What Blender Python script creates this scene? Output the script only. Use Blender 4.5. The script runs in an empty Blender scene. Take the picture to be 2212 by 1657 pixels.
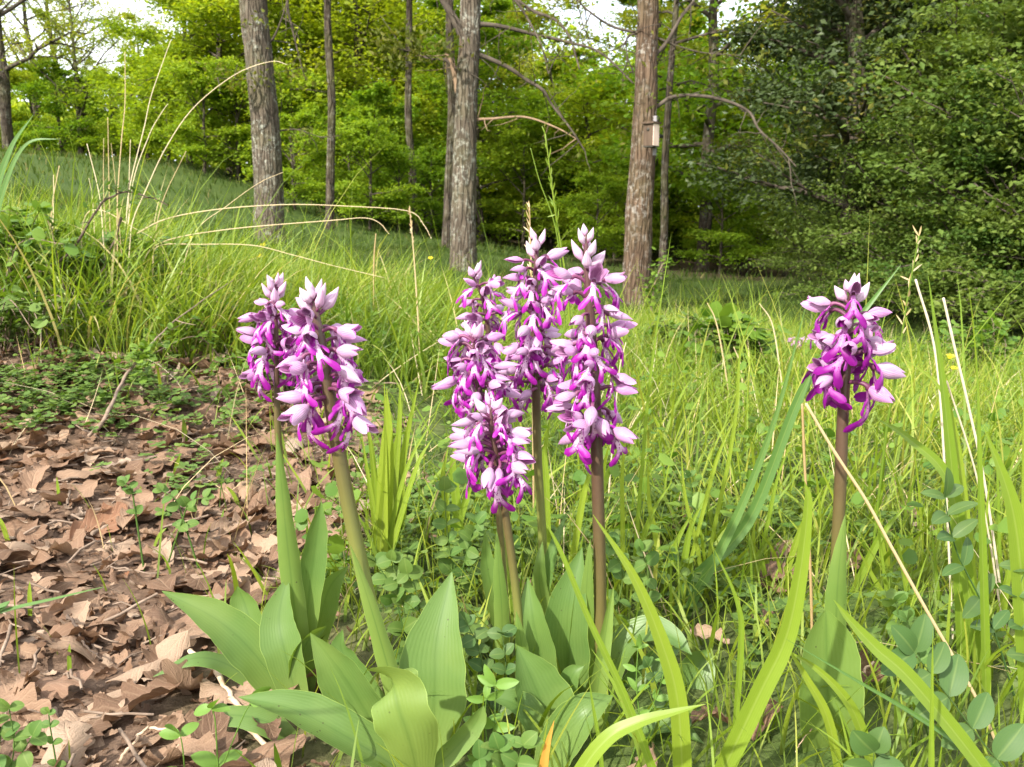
import bpy, math, random
import numpy as np
from mathutils import Vector, Matrix, Euler

random.seed(7); rs = np.random.RandomState(11)
scene = bpy.context.scene
C = scene.collection
D2R = math.pi / 180.0

# ------------------------------------------------------------------ camera
IW, IH, FPX = 2212.0, 1657.0, 1916.0          # photo measured at 2212 px wide
PITCH = 10.3 * D2R
CAM = np.array([0.0, 0.0, 0.40])
cd = bpy.data.cameras.new('camera'); cam = bpy.data.objects.new('camera', cd); C.objects.link(cam)
cam.location = CAM; cam.rotation_euler = (math.pi / 2 - PITCH, 0, 0)
cd.sensor_width = 36.0; cd.lens = FPX / IW * 36.0
cd.clip_start = 0.02; cd.clip_end = 600.0
cd.dof.use_dof = True; cd.dof.focus_distance = 0.70; cd.dof.aperture_fstop = 26.0
scene.camera = cam

# ------------------------------------------------------------------ light
SUN_DIR = Vector((-0.56, -0.74, 0.78)).normalized()      # towards the sun
elev = math.asin(SUN_DIR.z); azim = math.atan2(SUN_DIR.x, SUN_DIR.y)
world = bpy.data.worlds.new('World'); scene.world = world; world.use_nodes = True
wn = world.node_tree.nodes; wl = world.node_tree.links; wn.clear()
sky = wn.new('ShaderNodeTexSky'); sky.sky_type = 'NISHITA'; sky.sun_disc = False
sky.sun_elevation = elev; sky.sun_rotation = azim
sky.altitude = 200; sky.air_density = 1.0; sky.dust_density = 5.0; sky.ozone_density = 1.0
bg = wn.new('ShaderNodeBackground'); bg.inputs['Strength'].default_value = 0.15
wo = wn.new('ShaderNodeOutputWorld')
veil = wn.new('ShaderNodeMix'); veil.data_type = 'RGBA'      # thin bright haze and cloud over the whole sky
wc_ = wn.new('ShaderNodeTexCoord'); wz = wn.new('ShaderNodeTexNoise'); wz.inputs['Scale'].default_value = 2.2; wz.inputs['Detail'].default_value = 4
wl.new(wc_.outputs['Generated'], wz.inputs['Vector'])
wr = wn.new('ShaderNodeMapRange'); wr.inputs[1].default_value = .35; wr.inputs[2].default_value = .6; wr.inputs[3].default_value = .45; wr.inputs[4].default_value = .9
wl.new(wz.outputs[0], wr.inputs[0]); wl.new(wr.outputs[0], veil.inputs[0]); wl.new(sky.outputs[0], veil.inputs[6]); veil.inputs[7].default_value = (6.6, 6.8, 7.0, 1)
wl.new(veil.outputs[2], bg.inputs['Color']); wl.new(bg.outputs[0], wo.inputs['Surface'])
sl = bpy.data.lights.new('sun', 'SUN'); sl.energy = 3.6; sl.angle = 1.2 * D2R; sl.color = (1.0, 0.95, 0.86)
so = bpy.data.objects.new('sun', sl); C.objects.link(so)
so.rotation_euler = (-SUN_DIR).to_track_quat('-Z', 'Y').to_euler(); so.location = (-20, -10, 30)
vs = scene.view_settings
vs.view_transform = 'Standard'; vs.look = 'None'; vs.gamma = 1.0; vs.use_curve_mapping = False
vs.exposure = 1.45
cy = scene.cycles
cy.max_bounces = 6; cy.diffuse_bounces = 4; cy.glossy_bounces = 1; cy.transmission_bounces = 4
cy.transparent_max_bounces = 6; cy.caustics_reflective = False; cy.caustics_refractive = False
cy.use_denoising = True; cy.use_adaptive_sampling = True; cy.adaptive_threshold = .02; cy.sample_clamp_indirect = 8.0

# ------------------------------------------------------------------ pixels to places
cp, sp_ = math.cos(PITCH), math.sin(PITCH)
def ray(px, py):
    dx = (px - IW / 2) / FPX; dy = -(py - IH / 2) / FPX
    return np.array([dx, cp + dy * sp_, -sp_ + dy * cp])
def P(px, py, y):
    d = ray(px, py); return CAM + d * (y / d[1])
def size(n, px, py, y):
    return n * (y / ray(px, py)[1]) / FPX

# ------------------------------------------------------------------ terrain
CTL = [(40, 335, 24), (300, 352, 22), (470, 372, 19), (710, 498, 14), (840, 468, 21), (962, 532, 12),
       (580, 532, 9.5), (1000, 592, 8.5), (1374, 664, 8.0), (1500, 640, 10), (1650, 592, 18), (1450, 560, 20),
       (1150, 540, 20), (1060, 470, 30), (1850, 610, 12), (2120, 775, 5.2), (2212, 800, 4.6), (1700, 790, 3.2), (2000, 900, 2.3),
       (100, 735, 1.9), (330, 715, 2.1), (60, 560, 3.6), (250, 470, 6.0), (100, 410, 11), (600, 640, 4.2), (850, 680, 3.6), (1150, 745, 3.4)]
CW = [P(*c) for c in CTL]
for x in (-0.7, -0.3, 0.1, 0.5, 0.9):
    for y in (0.35, 0.7, 1.05):
        CW.append(np.array([x, y, 0.03 * max(0, -x) * y]))
for x, y, z in ((-1.2, 0.5, .05), (1.4, .6, -.02), (0, -2, 0), (-5, -3, .3), (5, -3, -.3), (-40, 0, 5), (40, 0, -3),
                (-60, 70, 7), (0, 70, 1.0), (60, 70, -2), (0, -60, 0), (-20, 45, 3.5), (15, 45, .3), (5, 1, -.3), (-4, 1.5, .6)):
    CW.append(np.array([x, y, z], float))
CW = np.array(CW)
def warp(x, y):
    r = np.sqrt(x * x + y * y); k = (r + 0.6) ** -0.45
    return np.stack([x * k, y * k], -1)
def tps_phi(r2): return 0.5 * r2 * np.log(r2 + 1e-9)
_q = warp(CW[:, 0], CW[:, 1]); _n = len(_q)
_K = tps_phi(((_q[:, None] - _q[None]) ** 2).sum(-1)) + np.eye(_n) * 0.004
_Pm = np.hstack([np.ones((_n, 1)), _q])
_A = np.zeros((_n + 3, _n + 3)); _A[:_n, :_n] = _K; _A[:_n, _n:] = _Pm; _A[_n:, :_n] = _Pm.T
_sol = np.linalg.solve(_A, np.concatenate([CW[:, 2], np.zeros(3)]))
_ph = rs.uniform(0, 6.28, (24,)); _dir = rs.uniform(0, 6.28, (24,))
def wobble(x, y, k, o=0, n=6):
    s = 0
    for i in range(n):
        a = _dir[(i + o) % 24]; f = k * (1 + .47 * i)
        s = s + np.sin((x * math.cos(a) + y * math.sin(a)) * f + _ph[(i + o) % 24]) / (1 + .4 * i)
    return s / 2.2
def gz(x, y):
    x = np.asarray(x, float); y = np.asarray(y, float); sh = x.shape
    x = x.ravel(); y = y.ravel(); out = np.empty(len(x))
    for a in range(0, len(x), 20000):
        xx = x[a:a + 20000]; yy = y[a:a + 20000]; q = warp(xx, yy)
        d2 = ((q[:, None] - _q[None]) ** 2).sum(-1)
        out[a:a + 20000] = tps_phi(d2) @ _sol[:_n] + _sol[_n] + q @ _sol[_n + 1:]
    r = np.sqrt(x * x + y * y)
    out += 0.007 * wobble(x, y, 14, 0) + 0.012 * wobble(x, y, 4.1, 7) + 0.03 * np.clip(r / 8, 0, 1) * wobble(x, y, 1.1, 13)
    return out.reshape(sh)
def gz1(x, y): return float(gz(np.array([x]), np.array([y]))[0])
def G(px, py):
    d = ray(px, py); t = np.exp(np.linspace(math.log(.3), math.log(90), 500))
    p = CAM + d * t[:, None]; h = p[:, 2] - gz(p[:, 0], p[:, 1])
    i = np.argmax(h < 0)
    if h[i] >= 0: i = len(t) - 1
    a = t[max(i - 1, 0)]; b = t[i]
    for _ in range(18):
        m = (a + b) / 2; q = CAM + d * m
        if q[2] - gz1(q[0], q[1]) < 0: b = m
        else: a = m
    return CAM + d * b

# ------------------------------------------------------------------ mesh collection
def mesh_np(name, v, quads=None, tris=None, tv=None, smooth=True):
    me = bpy.data.meshes.new(name)
    v = np.asarray(v, np.float32); nq = 0 if quads is None else len(quads); nt = 0 if tris is None else len(tris)
    me.vertices.add(len(v)); me.vertices.foreach_set('co', v.ravel())
    li = []
    if nq: li.append(np.asarray(quads, np.int32).ravel())
    if nt: li.append(np.asarray(tris, np.int32).ravel())
    li = np.concatenate(li) if li else np.zeros(0, np.int32)
    me.loops.add(len(li)); me.loops.foreach_set('vertex_index', li)
    ls = np.concatenate([np.arange(nq) * 4, nq * 4 + np.arange(nt) * 3]).astype(np.int32)
    me.polygons.add(nq + nt); me.polygons.foreach_set('loop_start', ls)
    me.polygons.foreach_set('use_smooth', np.full(nq + nt, smooth))
    if tv is not None:
        at = me.attributes.new('tv', 'FLOAT_VECTOR', 'POINT'); at.data.foreach_set('vector', np.asarray(tv, np.float32).ravel())
    me.update(calc_edges=True)
    return me

class MB:
    def __init__(s): s.v = []; s.q = []; s.t = []; s.a = []; s.n = 0
    def add(s, v, quads=None, tris=None, tv=None):
        v = np.asarray(v, float).reshape(-1, 3)
        if tv is None: tv = np.zeros((len(v), 3))
        s.v.append(v); s.a.append(np.asarray(tv, float))
        if quads is not None and len(quads): s.q.append(np.asarray(quads) + s.n)
        if tris is not None and len(tris): s.t.append(np.asarray(tris) + s.n)
        s.n += len(v)
    def mesh(s, name, origin=(0, 0, 0), smooth=True):
        v = np.concatenate(s.v) - np.asarray(origin)
        return mesh_np(name, v, np.concatenate(s.q) if s.q else None, np.concatenate(s.t) if s.t else None, np.concatenate(s.a), smooth)
    def build(s, name, mat, parent=None, origin=(0, 0, 0), smooth=True):
        return obj(name, s.mesh(name, origin, smooth), mat, parent)

def obj(name, me, mat, parent=None):
    if mat is not None and not me.materials: me.materials.append(mat)
    o = bpy.data.objects.new(name, me); C.objects.link(o)
    if parent is not None: o.parent = parent
    return o
def tag(o, label, cat, group=None, kind=None):
    if label: o['label'] = label
    if cat: o['category'] = cat
    if group: o['group'] = group
    if kind: o['kind'] = kind
    return o
def thing(name, label, cat, loc=(0, 0, 0), group=None):
    o = bpy.data.objects.new(name, None); C.objects.link(o); o.location = loc; o.empty_display_size = .05
    return tag(o, label, cat, group)
def copy_tree(o, parent=None):
    c = o.copy(); C.objects.link(c); c.parent = parent
    for ch in o.children: copy_tree(ch, c)
    return c

def smooth_path(pts, n):
    pts = np.asarray(pts, float)
    if len(pts) == 2:
        t = np.linspace(0, 1, n)[:, None]; return pts[0] * (1 - t) + pts[1] * t
    p = np.vstack([2 * pts[0] - pts[1], pts, 2 * pts[-1] - pts[-2]])
    u = np.linspace(0, len(pts) - 1 - 1e-9, n); i = u.astype(int); f = (u - i)[:, None]
    a, b, c, d = p[i], p[i + 1], p[i + 2], p[i + 3]
    return .5 * (2 * b + (c - a) * f + (2 * a - 5 * b + 4 * c - d) * f * f + (3 * b - a - 3 * c + d) * f ** 3)
def nrm(v): return v / (np.linalg.norm(v, axis=-1, keepdims=True) + 1e-12)
def tube(mb, path, rad, sides=8, tvx=0.0, cap=True, disp=None):
    path = np.asarray(path, float); n = len(path); rad = np.broadcast_to(np.asarray(rad, float), (n,))
    T = nrm(np.gradient(path, axis=0)); ref = np.array([0.13, .31, 1.0]) if abs(T[0][2]) < .8 else np.array([1.0, .2, .1])
    ref = nrm(ref); A = nrm(np.cross(T, ref)); B = np.cross(T, A)
    th = np.arange(sides) / sides * 2 * math.pi
    rr = rad[:, None] * np.ones(sides)[None]
    if disp is not None: rr = rr * disp(th[None, :], np.linspace(0, 1, n)[:, None])
    v = path[:, None] + rr[..., None] * (A[:, None] * np.cos(th)[None, :, None] + B[:, None] * np.sin(th)[None, :, None])
    i = np.arange(n - 1)[:, None] * sides; j = np.arange(sides)[None]; j2 = (j + 1) % sides
    q = np.stack([i + j, i + j2, i + sides + j2, i + sides + j], -1).reshape(-1, 4)
    tv = np.zeros((n * sides, 3)); tv[:, 0] = tvx; tv[:, 1] = np.repeat(np.linspace(0, 1, n), sides)
    v = v.reshape(-1, 3); tris = None
    if cap:
        v = np.vstack([v, path[-1] + T[-1] * rad[-1] * .5]); tv = np.vstack([tv, tv[-1]])
        b = (n - 1) * sides; tris = [[b + k, b + (k + 1) % sides, n * sides] for k in range(sides)]
    mb.add(v, q, tris, tv)
def ribbon(mb, path, width, hint, nseg=24, nacr=5, cup=.15, fold=0.0, rnd=None, twist=0.0, wave=0.0):
    """a blade or leaf along a path; width = profile sampled along it; its upper face looks along hint"""
    p = smooth_path(path, nseg + 1); T = nrm(np.gradient(p, axis=0))
    S = nrm(np.cross(T, np.asarray(hint, float))); N = np.cross(S, T)
    t = np.linspace(0, 1, nseg + 1)
    if twist:
        c, s = np.cos(t * twist)[:, None], np.sin(t * twist)[:, None]; S, N = S * c + N * s, N * c - S * s
    w = np.interp(t, np.linspace(0, 1, len(width)), width) if not callable(width) else width(t)
    a = np.linspace(-1, 1, nacr)
    h = (cup * a ** 2 + fold * np.abs(a))[None] * w[:, None] * .5
    if nacr > 9: w = w * (1 + .025 * np.sin(t * 23 + p[0, 0] * 90) + .02 * np.sin(t * 41 + p[0, 1] * 70))
    if wave: h = h + wave * (a[None] ** 2) * np.sin(t * 17 + 1)[:, None] * w[:, None]
    v = p[:, None] + S[:, None] * (a[None, :, None] * w[:, None, None] * .5) + N[:, None] * h[..., None]
    i = np.arange(nseg)[:, None] * nacr; j = np.arange(nacr - 1)[None]
    q = np.stack([i + j, i + j + 1, i + nacr + j + 1, i + nacr + j], -1).reshape(-1, 4)
    tv = np.zeros((nseg + 1, nacr, 3)); tv[..., 0] = random.random() if rnd is None else rnd
    tv[..., 1] = t[:, None]; tv[..., 2] = a[None] * .5 + .5
    mb.add(v.reshape(-1, 3), q, None, tv.reshape(-1, 3))
def blades(mb, base, L, w, head, lean, bend, seg=5, rnd=None, twist=None, taper=.8, base_w=.7):
    """many grass blades at once"""
    n = len(base); t = np.linspace(0, 1, seg + 1)
    th = lean[:, None] + bend[:, None] * (t[None, 1:] - .5 / seg) ** 1.3
    dh = np.sin(th) * (L / seg)[:, None]; dz = np.cos(th) * (L / seg)[:, None]
    hx = np.concatenate([np.zeros((n, 1)), np.cumsum(dh, 1)], 1); hz = np.concatenate([np.zeros((n, 1)), np.cumsum(dz, 1)], 1)
    u = np.stack([np.cos(head), np.sin(head)], -1)
    c = np.empty((n, seg + 1, 3)); c[..., 0] = base[:, 0:1] + u[:, 0:1] * hx; c[..., 1] = base[:, 1:2] + u[:, 1:2] * hx; c[..., 2] = base[:, 2:3] + hz
    tw = (rs.uniform(-1.2, 1.2, n) if twist is None else twist)
    sa = head + math.pi / 2 + tw
    S = np.stack([np.cos(sa), np.sin(sa), np.zeros(n)], -1)
    prof = np.minimum(base_w + t * 1.2, 1.0) * np.clip(1 - t ** 2.2, 0, 1) ** taper + .03
    hw = (w[:, None] * prof[None] * .5)[..., None] * S[:, None]
    v = np.stack([c - hw, c + hw], 2).reshape(-1, 3)
    k = np.arange(n)[:, None] * (seg + 1) * 2 + np.arange(seg)[None] * 2
    q = np.stack([k, k + 1, k + 3, k + 2], -1).reshape(-1, 4)
    r = rs.uniform(0, 1, n) if rnd is None else rnd
    tv = np.zeros((n, seg + 1, 2, 3)); tv[..., 0] = r[:, None, None]; tv[..., 1] = t[None, :, None]; tv[:, :, 1, 2] = 1
    mb.add(v, q, None, tv.reshape(-1, 3))
def leaf_cards(mb, c, d, nn, s, asp=.6, fold=.12, rnd=None):
    """many small folded leaves: base, right, tip, left"""
    n = len(c); d = nrm(d); S = nrm(np.cross(d, nn)); N = np.cross(S, d); s = s[:, None]
    v = np.stack([c - d * s * .5, c + S * s * asp * .5 + N * s * fold - d * s * .05, c + d * s * .55, c - S * s * asp * .5 + N * s * fold - d * s * .05], 1)
    k = np.arange(n)[:, None] * 4
    tr = np.concatenate([k + np.array([[0, 1, 2]]), k + np.array([[0, 2, 3]])])
    r = rs.uniform(0, 1, n) if rnd is None else rnd
    tv = np.zeros((n, 4, 3)); tv[..., 0] = r[:, None]; tv[:, 2, 1] = 1; tv[:, 1, 2] = 1
    mb.add(v.reshape(-1, 3), None, tr, tv.reshape(-1, 3))

# ------------------------------------------------------------------ materials
def new_mat(name):
    m = bpy.data.materials.new(name); m.use_nodes = True; nt = m.node_tree; nt.nodes.clear()
    out = nt.nodes.new('ShaderNodeOutputMaterial'); return m, nt.nodes, nt.links, out
def node(nodes, typ, **kw):
    n = nodes.new(typ)
    for k, v in kw.items():
        if k in n.inputs.keys() if hasattr(n, 'inputs') else False: n.inputs[k].default_value = v
        else: setattr(n, k, v)
    return n
def ramp(nodes, links, fac, stops):
    r = nodes.new('ShaderNodeValToRGB'); e = r.color_ramp.elements
    while len(e) < len(stops): e.new(.5)
    for el, (p, c) in zip(e, stops): el.position = p; el.color = (*c, 1)
    if fac is not None: links.new(fac, r.inputs[0])
    return r
def mixc(nodes, links, fac, a, b, mode='MIX'):
    m = nodes.new('ShaderNodeMix'); m.data_type = 'RGBA'; m.blend_type = mode
    for s, x in ((m.inputs[0], fac), (m.inputs[6], a), (m.inputs[7], b)):
        if isinstance(x, (int, float)): s.default_value = x
        elif isinstance(x, tuple): s.default_value = (*x, 1)
        else: links.new(x, s)
    return m.outputs[2]
def math_n(nodes, links, op, a, b=None, clamp=False):
    m = nodes.new('ShaderNodeMath'); m.operation = op; m.use_clamp = clamp
    for i, x in enumerate((a, b)):
        if x is None: continue
        if isinstance(x, (int, float)): m.inputs[i].default_value = x
        else: links.new(x, m.inputs[i])
    return m.outputs[0]
def tvn(nodes, links):
    a = nodes.new('ShaderNodeAttribute'); a.attribute_name = 'tv'
    s = nodes.new('ShaderNodeSeparateXYZ'); links.new(a.outputs['Vector'], s.inputs[0]); return s.outputs
def noise(nodes, links, scale, detail=3, rough=.55, vec=None, coord='Object'):
    n = nodes.new('ShaderNodeTexNoise'); n.inputs['Scale'].default_value = scale; n.inputs['Detail'].default_value = detail; n.inputs['Roughness'].default_value = rough
    if vec is None:
        tc = nodes.new('ShaderNodeTexCoord'); vec = tc.outputs[coord]
    links.new(vec, n.inputs['Vector']); return n.outputs[0]

def foliage(name, stops, trans=.4, tcol=(1.25, 1.2, .55), rough=.55, spec=.25, objvar=.0, patch=0.0, patch_col=None, veins=0.0, tipcol=None, basecol=None, lines=0.0):
    m, N, L, out = new_mat(name); tv = tvn(N, L)
    col = ramp(N, L, tv[0], stops).outputs[0]
    if objvar:
        oi = N.new('ShaderNodeObjectInfo'); hs = N.new('ShaderNodeHueSaturation')
        f = math_n(N, L, 'MULTIPLY_ADD', oi.outputs['Random'], objvar); f.node.inputs[2].default_value = 1 - objvar / 2
        L.new(f, hs.inputs['Value']); L.new(col, hs.inputs['Color'])
        g = math_n(N, L, 'MULTIPLY_ADD', oi.outputs['Random'], -.04); g.node.inputs[2].default_value = .52
        L.new(g, hs.inputs['Hue']); col = hs.outputs[0]
    if patch:
        n = noise(N, L, patch, 2); nr = ramp(N, L, n, [(.42, (0, 0, 0)), (.62, (1, 1, 1))]).outputs[0]
        col = mixc(N, L, nr, col, patch_col)
    if basecol:
        f = math_n(N, L, 'SUBTRACT', 1.0, math_n(N, L, 'MULTIPLY', tv[1], 2.2), True); col = mixc(N, L, f, col, basecol)
    if tipcol:
        f = math_n(N, L, 'MULTIPLY', math_n(N, L, 'SUBTRACT', tv[1], .75), 4.0, True); col = mixc(N, L, f, col, tipcol)
    p = N.new('ShaderNodeBsdfPrincipled'); p.inputs['Roughness'].default_value = rough; p.inputs['Specular IOR Level'].default_value = spec
    if veins:
        w = math_n(N, L, 'SINE', math_n(N, L, 'MULTIPLY', tv[2], 95.0))
        mid = math_n(N, L, 'SUBTRACT', 1.0, math_n(N, L, 'MULTIPLY', math_n(N, L, 'ABSOLUTE', math_n(N, L, 'SUBTRACT', tv[2], .5)), 14.0), True)
        nn = noise(N, L, 45, 3)
        f = math_n(N, L, 'MULTIPLY_ADD', w, .06); f.node.inputs[2].default_value = .10
        col = mixc(N, L, f, col, (.16, .26, .075))
        col = mixc(N, L, math_n(N, L, 'MULTIPLY', mid, .45), col, (.05, .11, .018))
        col = mixc(N, L, math_n(N, L, 'MULTIPLY', nn, .3), col, (.10, .18, .04))
        pn = noise(N, L, 14, 3); col = mixc(N, L, math_n(N, L, 'MULTIPLY', ramp(N, L, pn, [(.45, (0, 0, 0)), (.75, (1, 1, 1))]).outputs[0], .35), col, (.22, .28, .07))
        vo = N.new('ShaderNodeTexVoronoi'); vo.inputs['Scale'].default_value = 150; tco = N.new('ShaderNodeTexCoord'); L.new(tco.outputs['Object'], vo.inputs['Vector'])
        spk = math_n(N, L, 'MULTIPLY', ramp(N, L, vo.outputs['Distance'], [(.07, (1, 1, 1)), (.13, (0, 0, 0))]).outputs[0], ramp(N, L, noise(N, L, 22, 2), [(.52, (0, 0, 0)), (.62, (1, 1, 1))]).outputs[0])
        col = mixc(N, L, math_n(N, L, 'MULTIPLY', spk, .8), col, (.05, .045, .015))
        edge = math_n(N, L, 'MULTIPLY', math_n(N, L, 'SUBTRACT', math_n(N, L, 'ABSOLUTE', math_n(N, L, 'SUBTRACT', tv[2], .5)), .485), 60, True)
        col = mixc(N, L, edge, col, (.28, .38, .10))
        b = N.new('ShaderNodeBump'); b.inputs['Strength'].default_value = veins; b.inputs['Distance'].default_value = .0006
        hgt = math_n(N, L, 'ADD', w, math_n(N, L, 'MULTIPLY', nn, 1.5))
        L.new(hgt, b.inputs['Height']); L.new(b.outputs[0], p.inputs['Normal'])
        rr = math_n(N, L, 'MULTIPLY_ADD', nn, .3); rr.node.inputs[2].default_value = rough - .12; L.new(rr, p.inputs['Roughness'])
    if lines:
        w = math_n(N, L, 'SINE', math_n(N, L, 'MULTIPLY', tv[2], 62.0))
        mid = math_n(N, L, 'SUBTRACT', 1.0, math_n(N, L, 'MULTIPLY', math_n(N, L, 'ABSOLUTE', math_n(N, L, 'SUBTRACT', tv[2], .5)), 16.0), True)
        f = math_n(N, L, 'MULTIPLY_ADD', w, lines * .5, True); f.node.inputs[2].default_value = lines * .5
        col = mixc(N, L, f, col, (.34, .42, .07)); col = mixc(N, L, math_n(N, L, 'MULTIPLY', mid, .15 + lines * 2), col, (.34, .40, .12))
        nn = noise(N, L, 30, 3); col = mixc(N, L, math_n(N, L, 'MULTIPLY', nn, .35), col, (.10, .16, .02))
    L.new(col, p.inputs['Base Color'])
    t = N.new('ShaderNodeBsdfTranslucent'); L.new(mixc(N, L, 1.0, col, tcol, 'MULTIPLY'), t.inputs['Color'])
    mx = N.new('ShaderNodeMixShader'); mx.inputs[0].default_value = trans
    L.new(p.outputs[0], mx.inputs[1]); L.new(t.outputs[0], mx.inputs[2]); L.new(mx.outputs[0], out.inputs[0])
    return m
def plain(name, stops, scale=20, rough=.8, bump=0.0, bscale=60, spec=.2, stretch=None, dist=.002):
    m, N, L, out = new_mat(name)
    tc = N.new('ShaderNodeTexCoord'); vec = tc.outputs['Object']
    if stretch:
        mp = N.new('ShaderNodeMapping'); mp.inputs['Scale'].default_value = stretch; L.new(vec, mp.inputs[0]); vec = mp.outputs[0]
    n = noise(N, L, scale, 4, .6, vec); col = ramp(N, L, n, stops).outputs[0]
    p = N.new('ShaderNodeBsdfPrincipled'); p.inputs['Roughness'].default_value = rough; p.inputs['Specular IOR Level'].default_value = spec
    L.new(col, p.inputs['Base Color'])
    if bump:
        b = N.new('ShaderNodeBump'); b.inputs['Strength'].default_value = bump; b.inputs['Distance'].default_value = dist
        L.new(noise(N, L, bscale, 4, .65, vec), b.inputs['Height']); L.new(b.outputs[0], p.inputs['Normal'])
    L.new(p.outputs[0], out.inputs[0]); return m
def bark(name, c1, c2, lichen=.5, lich_col=(.36, .37, .31), sz=1.0, moss=0.0):
    m, N, L, out = new_mat(name); tc = N.new('ShaderNodeTexCoord')
    mp = N.new('ShaderNodeMapping'); mp.inputs['Scale'].default_value = (1, 1, .16); L.new(tc.outputs['Object'], mp.inputs[0])
    n1 = noise(N, L, 34 / sz, 5, .65, mp.outputs[0]); n2 = noise(N, L, 5.5 / sz, 4, .6)
    v = N.new('ShaderNodeTexVoronoi'); v.feature = 'DISTANCE_TO_EDGE'; v.inputs['Scale'].default_value = 26 / sz; L.new(mp.outputs[0], v.inputs['Vector'])
    crack = ramp(N, L, v.outputs['Distance'], [(.0, (0, 0, 0)), (.16, (1, 1, 1))]).outputs[0]
    col = ramp(N, L, n1, [(.3, c1), (.68, c2)]).outputs[0]
    col = mixc(N, L, math_n(N, L, 'MULTIPLY', math_n(N, L, 'SUBTRACT', 1.0, crack), .7), col, tuple(x * .55 for x in c1))
    if lichen:
        n3 = noise(N, L, 24 / sz, 5, .7)
        f = math_n(N, L, 'MULTIPLY', ramp(N, L, n3, [(.50, (0, 0, 0)), (.60, (1, 1, 1))]).outputs[0], ramp(N, L, n2, [(.42, (0, 0, 0)), (.62, (1, 1, 1))]).outputs[0])
        col = mixc(N, L, math_n(N, L, 'MULTIPLY', f, lichen), col, lich_col)
    if moss:
        n4 = noise(N, L, 3.2 / sz, 3); col = mixc(N, L, math_n(N, L, 'MULTIPLY', ramp(N, L, n4, [(.45, (0, 0, 0)), (.7, (1, 1, 1))]).outputs[0], moss), col, (.10, .11, .03))
    p = N.new('ShaderNodeBsdfPrincipled'); p.inputs['Roughness'].default_value = .9; p.inputs['Specular IOR Level'].default_value = .15
    L.new(col, p.inputs['Base Color'])
    b = N.new('ShaderNodeBump'); b.inputs['Strength'].default_value = .9; b.inputs['Distance'].default_value = .02 * sz
    L.new(math_n(N, L, 'ADD', n1, math_n(N, L, 'MULTIPLY', crack, .7)), b.inputs['Height']); L.new(b.outputs[0], p.inputs['Normal'])
    L.new(p.outputs[0], out.inputs[0]); return m

GR = [(.0, (.085, .150, .015)), (.45, (.165, .245, .022)), (.8, (.24, .30, .032)), (1.0, (.34, .34, .07))]
M = {}
M['grass'] = foliage('grass', GR, .45, (1.3, 1.25, .5), .5, .3, basecol=(.12, .16, .04))
M['grass_bank'] = foliage('grass_bank', [(.0, (.085, .155, .022)), (.5, (.175, .255, .026)), (.85, (.27, .33, .040)), (.93, (.30, .31, .08)), (1, (.46, .38, .18))], .42, (1.25, 1.25, .5), .45, .35)
M['grass_far_shaded'] = foliage('grass_far_shaded', [(0, (.038, .070, .014)), (.55, (.062, .100, .018)), (.85, (.10, .13, .032)), (1, (.20, .165, .075))], .4, (1.2, 1.2, .5), .7, .1)  # tree shade over the far meadow is put into these darkened greens
M['straw'] = foliage('straw', [(0, (.42, .30, .14)), (.6, (.60, .47, .27)), (1, (.75, .66, .47))], .3, (1, .95, .7), .6, .2)
M['white_straw'] = foliage('white_straw', [(0, (.52, .43, .29)), (1, (.68, .60, .46))], .3, (1, .95, .8), .5, .3)
M['orange_blade'] = foliage('orange_blade', [(0, (.55, .26, .05)), (1, (.6, .33, .07))], .4, (1.1, .9, .5), .5, .3)
M['blade'] = foliage('blade', [(0, (.125, .215, .018)), (.5, (.18, .27, .022)), (1, (.26, .33, .03))], .42, (1.2, 1.2, .45), .42, .4, lines=.12)
M['blade_blue'] = foliage('blade_blue', [(0, (.075, .17, .045)), (1, (.12, .22, .06))], .4, (1.1, 1.2, .55), .42, .4, lines=.08)
M['orchid_leaf'] = foliage('orchid_leaf', [(0, (.080, .152, .034)), (1, (.118, .195, .045))], .32, (1.35, 1.3, .35), .43, .36, veins=.10, basecol=(.17, .24, .05))
M['orchid_sheath'] = foliage('orchid_sheath', [(0, (.12, .195, .036)), (1, (.165, .235, .045))], .35, (1.35, 1.3, .35), .43, .36, veins=.09, basecol=(.19, .26, .055))
M['vetch'] = foliage('vetch', [(0, (.055, .115, .024)), (.6, (.085, .155, .032)), (1, (.13, .20, .04))], .3, (1.2, 1.3, .5), .6, .25, objvar=.25, lines=.02)
M['vetch_dark'] = foliage('vetch_dark', [(0, (.040, .088, .026)), (1, (.062, .122, .034))], .28, (1.2, 1.3, .5), .55, .3, objvar=.2, lines=.02)
M['herb'] = foliage('herb', [(0, (.07, .15, .02)), (1, (.16, .25, .03))], .4, (1.2, 1.2, .45), .5, .3)
M['seedling'] = foliage('seedling', [(0, (.10, .20, .03)), (1, (.16, .27, .05))], .35, (1.2, 1.2, .45), .5, .3)
M['tree_leaf'] = foliage('tree_leaf', [(0, (.13, .22, .016)), (.5, (.20, .30, .022)), (1, (.29, .36, .034))], .52, (1.45, 1.35, .35), .6, .12, objvar=.35)
M['tree_leaf_yellow'] = foliage('tree_leaf_yellow', [(0, (.16, .22, .022)), (.6, (.24, .29, .03)), (1, (.32, .32, .06))], .5, (1.3, 1.2, .4), .6, .12, objvar=.25)
M['tree_leaf_olive'] = foliage('tree_leaf_olive', [(0, (.085, .10, .020)), (.6, (.13, .145, .028)), (1, (.19, .18, .045))], .45, (1.25, 1.15, .45), .6, .12, objvar=.2)
M['dark_leaf'] = foliage('dark_leaf', [(0, (.034, .055, .016)), (.6, (.055, .08, .022)), (1, (.09, .11, .034))], .3, (1.2, 1.2, .5), .5, .3, objvar=.15)
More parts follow.
